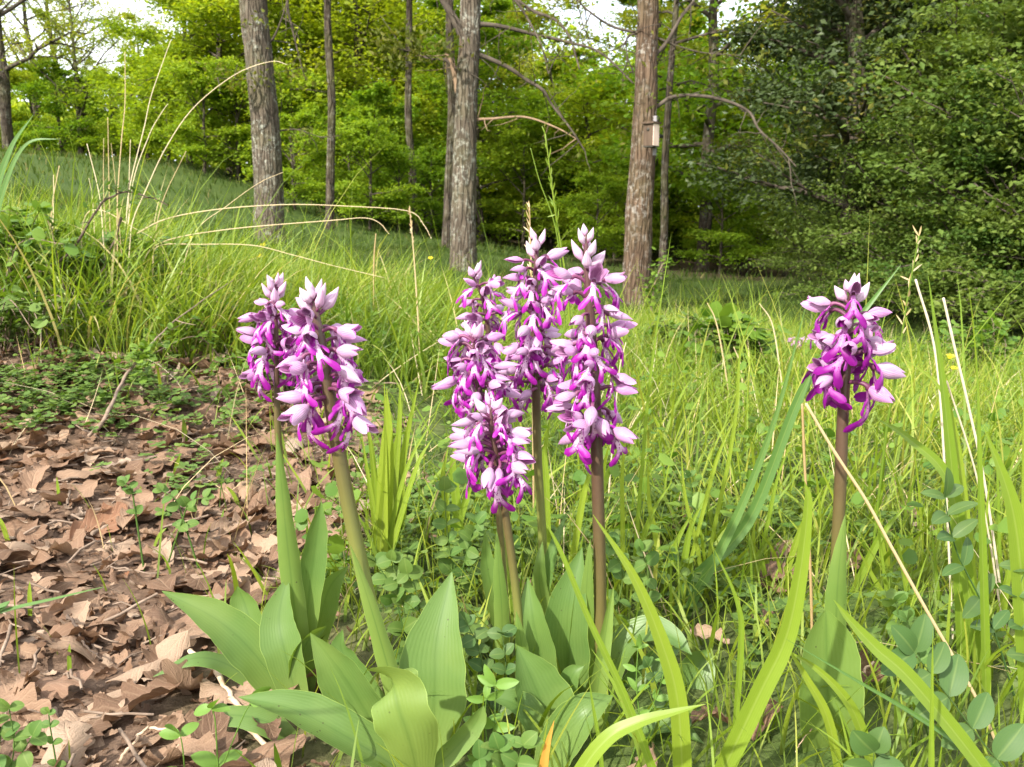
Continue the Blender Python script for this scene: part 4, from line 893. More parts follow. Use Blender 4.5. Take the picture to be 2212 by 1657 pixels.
# round-leaved ground cover
def round_leaf(asp=.8, nr=7):
    a = np.arange(nr) / nr * 2 * math.pi + .2
    return np.concatenate([[[0, 0, 0]], np.stack([np.cos(a) * .5, np.sin(a) * .5 * asp, .06 * np.cos(2 * a)], -1)]) + np.array([.5, 0, 0])
RL = round_leaf(); RT = np.array([[0, k + 1, (k + 1) % 7 + 1] for k in range(7)])
def leaflets(mb, c, ang, tilt, s, rnd, RLm=RL, roll=None):
    n = len(c); ca, sa = np.cos(ang), np.sin(ang); ct, st = np.cos(tilt), np.sin(tilt); ro = np.zeros(n) if roll is None else roll
    X = np.stack([ca * ct, sa * ct, st], -1); Y = np.stack([-sa, ca, 0 * sa], -1); Z = np.cross(X, Y)
    Y2 = Y * np.cos(ro)[:, None] + Z * np.sin(ro)[:, None]; Z2 = np.cross(X, Y2)
    v = c[:, None] + s[:, None, None] * (RLm[None, :, 0:1] * X[:, None] + RLm[None, :, 1:2] * Y2[:, None] + RLm[None, :, 2:3] * Z2[:, None])
    k = np.arange(n)[:, None, None] * len(RLm); tv = np.zeros((n, len(RLm), 3)); tv[..., 0] = rnd[:, None]; tv[..., 2] = .2
    mb.add(v.reshape(-1, 3), None, (RT[None] + k).reshape(-1, 3), tv.reshape(-1, 3))
mb = MB()
def sprig(px_y, count):
    for (cx, cy__, rad__, dens) in px_y:
        for _ in range(dens):
            x0, y0 = cx + rs.normal(0, rad__), cy__ + rs.normal(0, rad__ * .8); z0 = gz1(x0, y0); hd = rs.uniform(0, 6.28); h = rs.uniform(.012, .05); m = rs.randint(4, 7)
            t = np.repeat(np.linspace(.25, 1, m), 2)
            c = np.stack([x0 + np.cos(hd) * t * h * 1.1, y0 + np.sin(hd) * t * h * 1.1, z0 + h * (.5 + .6 * np.sin(t * 1.8))], -1)
            sd_ = np.tile([1.0, -1.0], m); leaflets(mb, c, hd + sd_ * 1.35, rs.normal(.1, .25, 2 * m), rs.uniform(.007, .0145, 2 * m), rs.uniform(0, 1, 2 * m))
spots = []
for px, py, r_, dn in ((1000, 1260, .04, 26), (1110, 1190, .05, 40), (1190, 1250, .04, 24), (1440, 1150, .06, 50), (1520, 1100, .06, 40), (930, 1180, .04, 26), (1360, 1240, .04, 26), (1560, 1330, .04, 16), (1940, 1400, .04, 16), (1650, 1430, .03, 10), (1000, 1440, .025, 12), (160, 860, .1, 60), (50, 900, .07, 40), (240, 840, .09, 40), (1850, 1180, .05, 24), (60, 860, .09, 60), (150, 900, .08, 40), (90, 820, .08, 30), (430, 900, .09, 26), (270, 880, .07, 26), (400, 1080, .05, 16), (480, 930, .06, 20), (850, 1260, .03, 12), (960, 1110, .06, 46), (900, 1090, .05, 20), (1010, 1180, .05, 24), (1440, 1020, .08, 34),
                       (1560, 1060, .08, 30), (1380, 1180, .05, 18), (1650, 1180, .06, 14), (560, 780, .08, 16), (320, 1000, .05, 10), (1290, 1040, .06, 18), (1700, 1010, .08, 22), (1900, 1060, .08, 24), (1150, 1080, .07, 26), (640, 840, .08, 14), (1030, 1000, .1, 26), (900, 900, .1, 24), (1500, 900, .14, 24), (2050, 1000, .1, 18)):
    q = G(px, py); spots.append((q[0], q[1], r_ * 1.0, dn))
sprig(spots, 0)
stuff(mb, 'creeping_vetch', M['vetch'], 'small round-leaved creeping plants covering the ground', 'ground cover')
mb = MB()
x, y = sector(3000, .8, 4.2, .64); lt_ = litter(x, y); kk = rs.uniform(0, 1, len(x)) < (.42 - .38 * lt_); x, y = x[kk], y[kk]
for x0, y0 in zip(x, y):
    m = rs.randint(4, 9); z0 = gz1(x0, y0); a = rs.uniform(0, 6.28, m)
    c = np.stack([x0 + np.cos(a) * .008, y0 + np.sin(a) * .008, np.full(m, z0) + rs.uniform(.01, .13, m) * (1 - .6 * float(litter(np.array([x0]), np.array([y0]))[0]))], -1); leaflets(mb, c, a, rs.normal(.3, .4, m), rs.uniform(.009, .026, m), rs.uniform(0, 1, m))
stuff(mb, 'low_herbs', M['herb'], 'small bright leafy herbs scattered through the grass', 'ground cover')

# ------------------------------------------------------------------ dry oak leaves
def oak_leaf(seed):
    g = np.random.RandomState(seed); nl, na_ = 26, 7; t = np.linspace(0, 1, nl); lob = g.randint(4, 6)
    env = np.sin(np.clip(t, 0, 1) ** .85 * math.pi) ** .7; env = np.where(t < .08, .04, env)
    wl_ = env * (.80 + .20 * np.sin(t * lob * 6.28 + g.uniform(0, 6)) + .05 * np.sin(t * 70)) ; wr_ = env * (.80 + .20 * np.sin(t * lob * 6.28 + g.uniform(0, 6)) + .05 * np.sin(t * 66 + 1))
    a = np.linspace(-1, 1, na_); w = np.where(a[None] < 0, wl_[:, None], wr_[:, None]) * .30
    kc = g.normal(0, .9); kx = g.normal(.7, 1.1); tw = g.normal(0, .6); asym = g.normal(0, .5)
    X = t[:, None] - .5 + .10 * np.abs(a)[None] * w / .3; Y = a[None] * w
    arc = Y * (kx + asym * np.sign(Y)) * 3.0
    Yc = np.where(np.abs(arc) > 1e-4, np.sin(arc) / (arc / (Y + 1e-9) + 1e-9), Y); Zc = np.where(np.abs(arc) > 1e-4, (1 - np.cos(arc)) / (arc / (Y + 1e-9) + 1e-9), 0)
    Zc = Zc + kc * (X ** 2) * .8 + .020 * np.sin(t * 17 + g.uniform(0, 6))[:, None] * np.abs(a)[None] + .03 * np.sin(X * 9 + Y * 13 + g.uniform(0, 6))
    ca, sa = np.cos(tw * X), np.sin(tw * X); v = np.stack([X, Yc * ca - Zc * sa, Yc * sa + Zc * ca], -1)
    v[..., 2] -= v[..., 2].mean()
    i_ = np.arange(nl - 1)[:, None] * na_; j_ = np.arange(na_ - 1)[None]
    q = np.stack([i_ + j_, i_ + j_ + 1, i_ + na_ + j_ + 1, i_ + na_ + j_], -1).reshape(-1, 4)
    tv = np.zeros((nl, na_, 3)); tv[..., 1] = t[:, None]; tv[..., 2] = a[None] * .5 + .5
    return v.reshape(-1, 3), q, tv.reshape(-1, 3)
OL = [oak_leaf(200 + k) for k in range(14)]
OM = []
for v, q, tv in OL:
    me = mesh_np('oak_leaf', v, q, None, tv); me.materials.append(M['dry_leaf']); OM.append(me)
def leaf_spots_(n, r0, r1, half, lmin):
    x, y = sector(n, r0, r1, half); l = litter(x, y); k = l > rs.uniform(lmin, 1, len(x)) ; return x[k], y[k]
x, y = leaf_spots_(2200, .46, 2.3, .68, .05)
xr, yr = sector(190, .5, 1.35, .6); kr = litter(xr, yr) < .2; xr, yr = xr[kr], yr[kr]
order = np.argsort(y + rs.uniform(0, .25, len(y))); x, y = x[order], y[order]
nind = 250; ang = rs.uniform(0, 6.28, len(x))
LG = 'dry oak leaves strewn over the ground'
def put_leaf(k, x0, y0, lift, label, group, sc=None, tilt=None):
    o = obj('oak_leaf', OM[k % 14], None); s = sc or rs.uniform(.04, .092)
    tl = tilt if tilt is not None else rs.normal(0, .24)
    o.location = (x0, y0, gz1(x0, y0) + lift); o.rotation_euler = (tl, rs.normal(0, .22), rs.uniform(0, 6.28)); o.scale = (s, s * rs.uniform(.85, 1.15), s)
    return tag(o, label, 'leaf', group)
for k in range(min(nind, len(x))):
    put_leaf(rs.randint(14), x[k], y[k], rs.uniform(.003, .016), 'dry brown lobed oak leaf lying in the litter left of the orchids', LG)
for k in range(min(45, len(xr))):
    put_leaf(rs.randint(14), xr[k], yr[k], rs.uniform(.006, .022), 'dry brown oak leaf half hidden in the green among the orchids and grass', 'dry oak leaves among the grass', rs.uniform(.04, .07))
mb = MB()
for k in range(min(nind, len(x)), len(x)):
    v, q, tv = OL[rs.randint(14)]; s = rs.uniform(.05, .10); R_ = np.array(Euler((rs.normal(0, .25), rs.normal(0, .25), rs.uniform(0, 6.28))).to_matrix()); tv = tv.copy(); tv[:, 0] = rs.uniform()
    mb.add((v * s) @ R_.T + np.array([x[k], y[k], gz1(x[k], y[k]) + rs.uniform(.002, .014)]), q, None, tv)
for k in range(3200):   # crumbs and fragments
    c = leaf_spots_(3, .46, 1.7, .66, .05)
    if len(c[0]) == 0: continue
    x0, y0 = c[0][0], c[1][0]; v, q, tv = OL[rs.randint(14)]; s = rs.uniform(.006, .028); R_ = np.array(Euler((rs.normal(0, .5), rs.normal(0, .5), rs.uniform(0, 6.28))).to_matrix()); tv = tv.copy(); tv[:, 0] = rs.uniform()
    sel = np.arange(len(v)).reshape(26, 7)[::3, ::2]; ids = sel.ravel(); nr, nc = sel.shape; i_ = np.arange(nr - 1)[:, None] * nc; j_ = np.arange(nc - 1)[None]
    mb.add((v[ids] * s) @ R_.T + np.array([x0, y0, gz1(x0, y0) + .003]), np.stack([i_ + j_, i_ + j_ + 1, i_ + nc + j_ + 1, i_ + nc + j_], -1).reshape(-1, 4), None, tv[ids])
stuff(mb, 'leaf_litter', M['dry_leaf'], 'smaller and farther dry leaves and crumbs of the brown leaf litter', 'leaf litter')

# ------------------------------------------------------------------ single blades, stalks and twigs
def ground_base(p): return np.array([p[0], p[1], gz1(p[0], p[1]) - .006])
def rooted(pp):
    b = ground_base(pp[0])
    if pp[0][2] - b[2] > .012:
        d = nrm(pp[0] - pp[1]); d = nrm(np.array([d[0] * .8, d[1] * .8, min(d[2], -.25)])); q = pp[0].copy(); k = 0
        while q[2] > gz1(q[0], q[1]) - .006 and k < 400: q = q + d * .004; k += 1
        pp = [q] + list(pp)
    else: pp = list(pp); pp[0] = b
    return pp
def blade(label, y, pts, w, mat='blade', hint=(0, -1, .5), group=None, rnd=None, prof=(.75, .95, 1, .95, .82, .6, .35, .03), cup=.0, fold=.25, twist=0.0, name='grass_blade'):
    pp = rooted([P(a[0], a[1], y + (a[2] if len(a) > 2 else 0)) for a in pts]); m = len(pts) // 2
    o = thing(name, label, 'grass', tuple(pp[0]), group); mb = MB()
    ribbon(mb, pp, np.array(prof) * size(w, pts[m][0], pts[m][1], y), hint, 36, 7, cup, fold, random.random() if rnd is None else rnd, twist)
    ob = mb.build('blade', M[mat], o, pp[0]); return o
def stalk(label, y, pts, w, mat='straw', group=None, head=0, headmat=None, name='dry_stalk', cat='dry grass', w1=.45, rnd=None, root=True):
    pp = [P(a[0], a[1], y + (a[2] if len(a) > 2 else 0)) for a in pts]
    if root: pp = rooted(pp)
    o = thing(name, label, cat, tuple(pp[0]), group); mb = MB(); path = smooth_path(pp, 40); t = np.linspace(0, 1, 40)
    r = size(w, pts[0][0], pts[0][1], y) * .5
    tube(mb, path, r * np.interp(t, [0, 1], [1, w1]), 7, random.random() if rnd is None else rnd, True, lambda a, tt_: 1 + .35 * np.exp(-((tt_ * 4.3 % 1 - .5) / .03) ** 2) * (np.abs(tt_ * 4.3 % 1 - .5) < .1))
    mb.build('stem', M[mat], o, pp[0])
    if head:
        hb = MB(); k0 = int(40 * (1 - head)); lnp = np.linalg.norm(path[-1] - path[k0])
        for k in range(k0, 40):
            for s in range(2):
                d = nrm(path[min(k + 1, 39)] - path[max(k - 1, 0)]); a = rs.normal(0, 1, 3) * .35; l = lnp * rs.uniform(.07, .14)
                q0 = path[k]; q1 = q0 + nrm(d + a) * l
                ribbon(hb, [q0, (q0 + q1) / 2 + rs.normal(0, .0004, 3), q1], np.array([.2, 1, .8, .05]) * r * 1.15, (0, -1, .3), 4, 3, .2, 0)
        hb.build('seed_head', M[headmat or mat], o, pp[0])
    return o
B_ = blade
B_('broad yellow-green grass blade bending down right past the tallest orchid', .52, [(1475, 1700), (1464, 1516), (1430, 1390), (1368, 1244), (1281, 1112)], 42, rnd=.75)
B_('narrow yellowish grass blade slanting across the base of the tallest orchid', .50, [(1425, 1700), (1402, 1640), (1347, 1498), (1274, 1342), (1215, 1200), (1180, 1130)], 19, 'blade', rnd=.5, prof=(1, 1, .95, .9, .8, .65, .5, .1))
B_('wide pale grass blade arching low over the orchid leaves, tip reaching right', .47, [(1235, 1700), (1308, 1600), (1378, 1561), (1450, 1540), (1524, 1521)], 36, rnd=.6, hint=(0, -.7, 1))
B_('withered orange blade sticking up at the foot of the group', .50, [(1168, 1700), (1180, 1620), (1197, 1556)], 22, 'orange_blade')
B_('thin green blade beside the leaf cup of the group', .51, [(1300, 1660), (1293, 1595), (1280, 1520), (1272, 1465)], 10, rnd=.4)
B_('broad grass blade sweeping up between the group and the single orchid', .53, [(1545, 1700), (1640, 1500), (1697, 1380), (1728, 1240), (1745, 1090), (1738, 1040)], 46, rnd=.6)
B_('long blade crossing in front of the single orchid down to the right', .47, [(2150, 1700), (1978, 1481), (1891, 1400), (1835, 1340), (1801, 1296)], 40, rnd=.55, hint=(.3, -1, .4))
B_('thin dark green blade slanting below the single orchid', .49, [(2200, 1700), (1996, 1557), (1857, 1474), (1697, 1380)], 12, 'blade_blue', rnd=.1)
B_('straight upright blade in front of the dark round leaflets', .45, [(2010, 1700), (2012, 1560), (2015, 1360)], 15, rnd=.6)
B_('yellow-green blade folded across the broad leaf of the single orchid', .56, [(1880, 1640), (1840, 1530), (1770, 1450), (1690, 1400)], 26, rnd=.7)
B_('drooping pale blade over the broad leaf of the single orchid', .55, [(1822, 1700), (1790, 1560), (1745, 1470), (1692, 1385)], 22, rnd=.9)
B_('small twisted blade left of the single orchid', .57, [(1580, 1660), (1600, 1400), (1592, 1300), (1540, 1180)], 14, rnd=.5)
B_('tall stiff green blade right of the single orchid', .72, [(2078, 1500), (2072, 1240), (2062, 1080), (2040, 860), (2005, 596)], 32, 'blade', rnd=.25)
B_('very broad bright blade at the right of the tall grass', .60, [(2225, 1500), (2206, 1240), (2182, 1080), (2125, 922)], 62, rnd=.55, prof=(.9, 1, 1, .98, .85, .62, .35, .03))
B_('upright blade between the two broadest blades', .66, [(2130, 1500), (2124, 1250), (2116, 1000), (2110, 775)], 22, rnd=.35)
B_('blue-green blade standing tall left of the single orchid', .82, [(1500, 1290), (1560, 1180), (1620, 1050), (1680, 885), (1742, 656)], 22, 'blade_blue', rnd=.6)
B_('broad blue-green blade leaning right behind the single orchid', .86, [(1500, 1250), (1620, 1120), (1740, 830), (1860, 680), (1946, 572)], 26, 'blade_blue', rnd=.3)
B_('bright blade folding down to the right of the single orchid', .70, [(2085, 1230), (2049, 1040), (1965, 950), (1893, 903)], 32, rnd=.4)
B_('slim yellow-green blade left of the leaning blue-green one', .9, [(1545, 1130), (1575, 990), (1592, 870), (1600, 760), (1640, 690)], 9, rnd=.8)
B_('blade bending over the mown stalks', .75, [(2090, 1120), (2060, 920), (2023, 830), (1944, 768)], 13, rnd=.8)
B_('green blade crossing into the picture over the leaf litter', .42, [(-160, 1380), (0, 1323), (117, 1294), (224, 1268)], 17, 'blade_blue', rnd=.2, prof=(1, 1, .95, .85, .7, .55, .35, .1), hint=(0, -.4, 1))
B_('large dark green blade rising at the left end of the bank', 1.25, [(-40, 760), (-20, 480), (20, 330), (72, 248)], 24, 'blade_blue', rnd=.1)
B_('lower dark green blade at the left end of the bank', 1.3, [(-30, 760), (-15, 520), (15, 390), (60, 310), (130, 300)], 16, 'blade_blue', rnd=.3)
for i, (x0, x1, yt, w) in enumerate(((2100, 2140, 1010, 18), (2150, 2195, 1150, 26), (2040, 2010, 1120, 14), (2170, 2150, 880, 14), (2205, 2212, 800, 13), (1985, 1930, 1130, 20), (1960, 1850, 1180, 22), (1935, 1890, 1090, 14), (2090, 2080, 1200, 24))):
    B_('green blade in the dense tall grass beside the single orchid', .78 + .02 * (i % 4), [(x0, 1500), (x0 * .75 + x1 * .25, 1330), (x1, yt)], w, rnd=rs.uniform(.2, .8), group='blades of the tall grass')
# bright tuft between the left pair and the group
for i, (bx, ctl, w) in enumerate(((822, [(835, 1000), (830, 826)], 15), (815, [(806, 1000), (786, 880)], 12), (834, [(842, 960), (835, 838)], 17), (845, [(872, 980), (906, 816)], 14), (842, [(862, 930), (864, 822)], 11), (850, [(900, 1010), (935, 945)], 10),
                                  (826, [(828, 1010), (832, 900)], 20), (840, [(852, 1000), (862, 925)], 20), (838, [(880, 1010), (945, 890)], 8), (856, [(866, 1060), (845, 980)], 15), (818, [(800, 1060), (780, 930)], 10))):
    B_('pale yellow-green blade of the bright tuft between the left pair and the group', .93 + rs.normal(0, .015), [(bx, 1175)] + ctl, w * 1.55, rnd=rs.uniform(.6, 1.0), group='blades of the bright tuft', hint=(rs.normal(0, .3), -1, .3))
for i, (bx, by, tx, ty, w) in enumerate(((985, 1075, 988, 938, 20), (962, 1080, 968, 970, 15), (1005, 1085, 1050, 1000, 15), (1420, 1180, 1400, 985, 13), (1480, 1200, 1520, 1080, 15), (1560, 1240, 1610, 1090, 13), (1640, 1300, 1630, 1120, 14), (1180, 1060, 1190, 900, 16), (1390, 1160, 1452, 1040, 12), (1345, 1130, 1360, 900, 10), (1710, 1200, 1780, 1050, 14), (1380, 1090, 1450, 505, 8), (1250, 1130, 1300, 960, 15), (1445, 1230, 1500, 1100, 16), (1610, 1250, 1700, 1120, 14), (1680, 1330, 1640, 1150, 13), (1880, 1200, 1960, 1090, 17), (1905, 1300, 1990, 1180, 18), (1930, 1260, 1900, 1100, 13), (1590, 1420, 1580, 1310, 15), (1620, 1480, 1650, 1380, 12), (1540, 1350, 1570, 1240, 14), (1960, 1250, 2060, 1200, 14), (1505, 1180, 1470, 960, 10), (1660, 1120, 1720, 930, 9), (1530, 1060, 1600, 880, 9))):
    B_('broad pale blade standing singly in the grass behind the orchids', .98 if i < 3 else .9, [(bx, by), ((bx + tx) / 2 - 8, (by + ty) / 2), (tx, ty)], w, rnd=rs.uniform(.45, .95), group='pale blades behind the orchids')

S_ = stalk
S_('white cut-off straw stalk right of the single orchid', .80, [(2040, 1000), (2020, 761), (1978, 604)], 5, 'white_straw', w1=1.0, rnd=.9)
S_('longer white cut-off straw stalk standing nearest the thicket', .82, [(2130, 1060), (2092, 877), (2062, 750), (2038, 644)], 5.5, 'white_straw', w1=1.0, rnd=.8)
S_('white broken straw stalk low in the tall grass', .78, [(2140, 1180), (2103, 1004), (2045, 823)], 4.5, 'white_straw', w1=.8, rnd=.5)
S_('long straw leaning from the single orchid down to the round leaflets', .60, [(2110, 1510), (2003, 1321), (1926, 1182), (1871, 1081), (1802, 975), (1741, 872)], 7.5, 'straw', w1=.8, rnd=.5)
S_('upright orange-brown straw left of the single orchid', .66, [(1752, 1280), (1746, 1140), (1738, 1000), (1733, 873)], 6.5, 'straw', w1=.8, rnd=.0)
S_('tall green grass stem with a drooping seed head right of the single orchid', .95, [(1890, 1150), (1915, 930), (1936, 812), (1958, 660), (1985, 510)], 7, 'blade', head=.28, headmat='straw', name='seeding_grass', cat='grass')
S_('tall green grass stem with a narrow seed head above the group', 1.15, [(1235, 760), (1222, 600), (1200, 460), (1178, 290)], 6, 'blade', head=.35, headmat='blade', name='seeding_grass', cat='grass', rnd=.8)
S_('bare thin green grass stem leaning to the seed head above the group', 1.18, [(1225, 780), (1205, 520), (1165, 390), (1146, 320)], 4, 'blade', name='seeding_grass', cat='grass', rnd=.5)
S_('pale feathery grass stem behind the tall middle orchid', 1.1, [(1150, 780), (1148, 620), (1144, 450)], 5, 'straw', head=.4, name='seeding_grass', cat='grass')
for i, (pts, w) in enumerate((([(254, 560), (254, 433), (263, 299), (270, 224), (270, 112)], 4.5), ([(272, 540), (278, 418), (311, 278), (328, 203), (369, 87)], 4), ([(275, 540), (287, 397), (322, 293), (345, 250), (362, 225)], 3.5),
                              ([(280, 540), (287, 478), (316, 409), (358, 320), (418, 233), (508, 161), (585, 133), (621, 140)], 4), ([(330, 560), (340, 480), (358, 418), (402, 327)], 4), ([(240, 560), (236, 418), (233, 254)], 4.5),
                              ([(225, 540), (215, 424), (188, 311)], 4.5), ([(232, 540), (224, 420), (224, 299)], 3.5), ([(276, 540), (279, 388), (282, 302)], 4), ([(105, 560), (113, 445), (128, 358)], 5), ([(112, 560), (116, 440), (116, 378)], 5),
                              ([(205, 520), (200, 430), (192, 385)], 3), ([(262, 540), (250, 400), (240, 310)], 3))):
    S_('upright straw-coloured stalk rising from the bank in front of the hilltop trees', 2.0 + .1 * (i % 3), pts, w * .68, group='straw stalks on the bank', rnd=rs.uniform(.3, 1))
for lab, pts, w in (('longest dry stalk arching flat across the first trunk, its seeds hanging', [(170, 600), (183, 561), (287, 509), (359, 473), (473, 452), (620, 442), (760, 446), (882, 456), (915, 485), (930, 512)], 4),
                    ('dry stalk arching just below the longest one', [(300, 580), (346, 525), (489, 496), (720, 476), (788, 471), (820, 482), (839, 504)], 3.6),
                    ('dry stalk bending down behind the slimmer left orchid', [(330, 590), (340, 533), (430, 528), (545, 530), (633, 551), (720, 574), (830, 600)], 3.5),
                    ('dry stalk arching over the left bank and down', [(175, 620), (180, 480), (217, 454), (285, 490), (339, 525), (378, 600)], 3.5),
                    ('dry stalk slanting up across the first trunk', [(380, 640), (420, 505), (490, 445), (560, 395), (612, 372)], 2.8),
                    ('short dry stalk lying over the bank', [(175, 640), (190, 610), (250, 595), (330, 586)], 3.5)):
    S_(lab, 2.05, pts, w * .75, head=.14 if 'seeds' in lab or 'just below' in lab else 0, rnd=.7)
S_('dry stalk with hooked seed tip standing among the green grass', 1.9, [(900, 640), (893, 540), (885, 450)], 4, head=.3, rnd=.5)
S_('short brown stalk in the grass behind the left pair', 2.2, [(808, 640), (808, 560), (812, 505)], 5, rnd=.1)
for i, pts in enumerate((([(1560, 760), (1545, 690), (1528, 655)]), ([(1685, 800), (1668, 700), (1640, 655)]), ([(1325, 940), (1338, 800), (1352, 740)]), ([(1605, 860), (1600, 790), (1585, 750)]))):
    S_('thin bent straw in the meadow between the group and the single orchid', 2.0 if i != 2 else 1.2, pts, 4, group='thin straws in the meadow', rnd=rs.uniform(.3, 1))

def twig(label, y, pts, w, mat='twig', group=None, side=0, seed=0, w1=.35, ground=True):
    g = np.random.RandomState(seed); pp = []
    for a in pts:
        if ground: q = G(a[0], a[1]); q = q + np.array([0, 0, (a[2] if len(a) > 2 else .006)])
        else: q = P(a[0], a[1], y + (a[2] if len(a) > 2 else 0))
        pp.append(q)
    path = smooth_path(pp, 44); t = np.linspace(0, 1, 44); path = path + np.cumsum(g.normal(0, .0007, (44, 3)), 0)
    r = size(w, pts[0][0], pts[0][1], pp[0][1]) * .5 * np.interp(t, [0, 1], [1, w1])
    o = thing('twig', label, 'twig', tuple(pp[0]), group); mb = MB(); ph = g.uniform(0, 6, 4)
    tube(mb, path, r, 9, 0, True, lambda a, tt_: 1 + .10 * np.sin(a * 2 + tt_ * 40 + ph[0]) + .12 * np.sin(tt_ * 70 + ph[1]) * np.sin(a + ph[2]))
    mb.build('stick', M[mat], o, pp[0])
    for k in range(side):
        q = path[g.randint(8, 38)]; l = g.uniform(.02, .06); tt_ = np.linspace(0, 1, 6)[:, None]; d = nrm(g.normal(0, 1, 3) * np.array([1, 1, .4]) + np.array([0, 0, .2]))
        s_ = MB(); tube(s_, q + d * l * tt_ + np.cumsum(g.normal(0, .0012, (6, 3)), 0) * tt_, r[0] * .4 * (1 - .7 * tt_[:, 0]), 6); s_.build('side_twig', M[mat], o, pp[0])
    return o, path
twig('knobbly grey stick lying across the leaf litter', 0, [(149, 1127), (239, 1100), (300, 1100), (358, 1106), (430, 1115), (493, 1127)], 13, seed=1, side=3)
twig('long crooked grey branch lying at the back of the leaf litter', 0, [(206, 1022), (328, 995), (400, 968), (448, 947), (532, 920)], 14, seed=2, side=3)
twig('pale peeling stick lying under the left orchid leaves', 0, [(411, 1447, .018), (470, 1488, .02), (522, 1546, .014), (543, 1587, .012), (610, 1660, .01)], 12, 'twig_pale', seed=3, w1=.8)
twig('forked pale twig at the front edge of the leaf litter', 0, [(255, 1662), (311, 1608, .012), (367, 1617, .012), (440, 1642)], 9, 'twig_pale', seed=4, side=2)
twig('thin dark twig on bare soil', 0, [(143, 1162), (200, 1180), (251, 1198)], 6, 'twig_dark', seed=5)
twig('short stub of grey stick in the litter', 0, [(200, 1165), (255, 1140), (295, 1118)], 10, seed=6)
twig('thick weathered stick half under leaves at the edge of the litter', 0, [(130, 1000), (200, 985), (270, 985)], 14, seed=8)
twig('thin brown twig among the curled leaves', 0, [(150, 1370, .02), (180, 1420, .02), (210, 1455, .015)], 7, 'twig_dark', seed=9)
twig('slanting brown straw twig near the single orchid', 0, [(1880, 1500, .03), (1800, 1560, .02), (1700, 1660, .01)], 5, 'twig_pale', seed=10)
o_, sp2 = twig('leaning thorny sapling stem growing out of the leaf litter', 1.35, [(191, 941), (227, 906), (269, 825, .08), (305, 780, .12), (328, 750, .16), (391, 688, .3), (505, 613, .5)], 9, 'twig', seed=7, ground=False, w1=.25, side=4)
lf = MB()
for k in list(range(16, 34, 2)) + [20, 21, 23, 25, 26]:
    m = 7; c = sp2[k] + rs.normal(0, .012, (m, 3)); leaflets(lf, c, rs.uniform(0, 6.28, m), rs.normal(.2, .4, m), rs.uniform(.010, .02, m), rs.uniform(.4, 1, m))
lf.build('leaves', M['herb'], o_, tuple(o_.location))
o_, sp2 = twig('dark thorny bramble shoot arching over the bank', 1.9, [(60, 600), (150, 545), (215, 450, 0), (250, 425), (285, 415), (330, 425), (365, 440)], 6, 'twig_dark', seed=12, ground=False, side=7)
lf = MB()
for k in range(6, 42, 2):
    m = 4; c = sp2[k] + rs.normal(0, .012, (m, 3)); leaflets(lf, c, rs.uniform(0, 6.28, m), rs.normal(.2, .4, m), rs.uniform(.008, .018, m), rs.uniform(0, .6, m))
lf.build('leaves', M['vetch'], o_, tuple(o_.location))
o_, sp2 = twig('slender dead bramble shoot sloping down the bank', 1.95, [(262, 470), (240, 530), (215, 590), (185, 640)], 6, 'twig_dark', seed=13, ground=False, side=4)
# brambles and leafy weeds tangled into the bank
def weed(label, y, px, py, rad, h, nst, mat, seed, ls=(.018, .04), name='bramble_clump'):
    g = np.random.RandomState(seed); c = P(px, py, y); b = ground_base(c); o = thing(name, label, 'plant', tuple(b)); st = MB(); lf = MB()
    for k in range(nst):
        a = g.uniform(0, 6.28); r_ = rad * g.uniform(.4, 1.1); p0 = b + np.array([g.normal(0, rad * .25), g.normal(0, rad * .25), 0]); p0[2] = gz1(p0[0], p0[1]) - .005
        p1 = p0 + np.array([math.cos(a) * r_ * .4, math.sin(a) * r_ * .4, h * g.uniform(.6, 1)]); p2 = p0 + np.array([math.cos(a) * r_, math.sin(a) * r_, h * g.uniform(.35, .95)])
        path = smooth_path([p0, p1, p2], 14); tube(st, path, np.linspace(.0016, .0007, 14), 5, .5)
        for q in path[3:]:
            m = g.randint(1, 4); leaflets(lf, q + g.normal(0, .006, (m, 3)), g.uniform(0, 6.28, m), g.normal(.1, .45, m), g.uniform(*ls, m), np.clip(g.normal(.5, .25, m), 0, 1))
    st.build('stems', M['twig'], o, tuple(b)); lf.build('leaves', M[mat], o, tuple(b))
weed('leafy bramble clump at the left end of the grassy bank', 1.95, 60, 660, .22, .26, 22, 'herb', 31)
weed('dark-leaved bramble clump below the thorny shoot on the bank', 2.1, 190, 640, .2, .2, 18, 'vetch', 32)
weed('bushy weed at the foot of the bank where the leaf litter begins', 1.75, 30, 780, .16, .12, 22, 'vetch', 33, (.012, .028), 'leafy_weed')
weed('yellow-green weed clump in front of the arching tussocks', 1.9, 470, 740, .16, .12, 18, 'herb', 34, (.010, .022), 'leafy_weed')
weed('low leafy weed at the edge of the litter behind the left pair', 1.7, 640, 790, .14, .10, 16, 'herb', 35, (.010, .022), 'leafy_weed')
weed('broad-leaved weed in the meadow between the group and the single orchid', 2.5, 1600, 800, .14, .22, 14, 'herb', 36, (.025, .055), 'leafy_weed')
weed('leafy weed in the grass right of the bird box trunk', 2.9, 1470, 790, .16, .16, 14, 'vetch', 37, (.02, .04), 'leafy_weed')
weed('leafy weed against the thicket behind the cut-off stalks', 3.2, 2120, 850, .2, .25, 18, 'herb', 38, (.02, .045), 'leafy_weed')
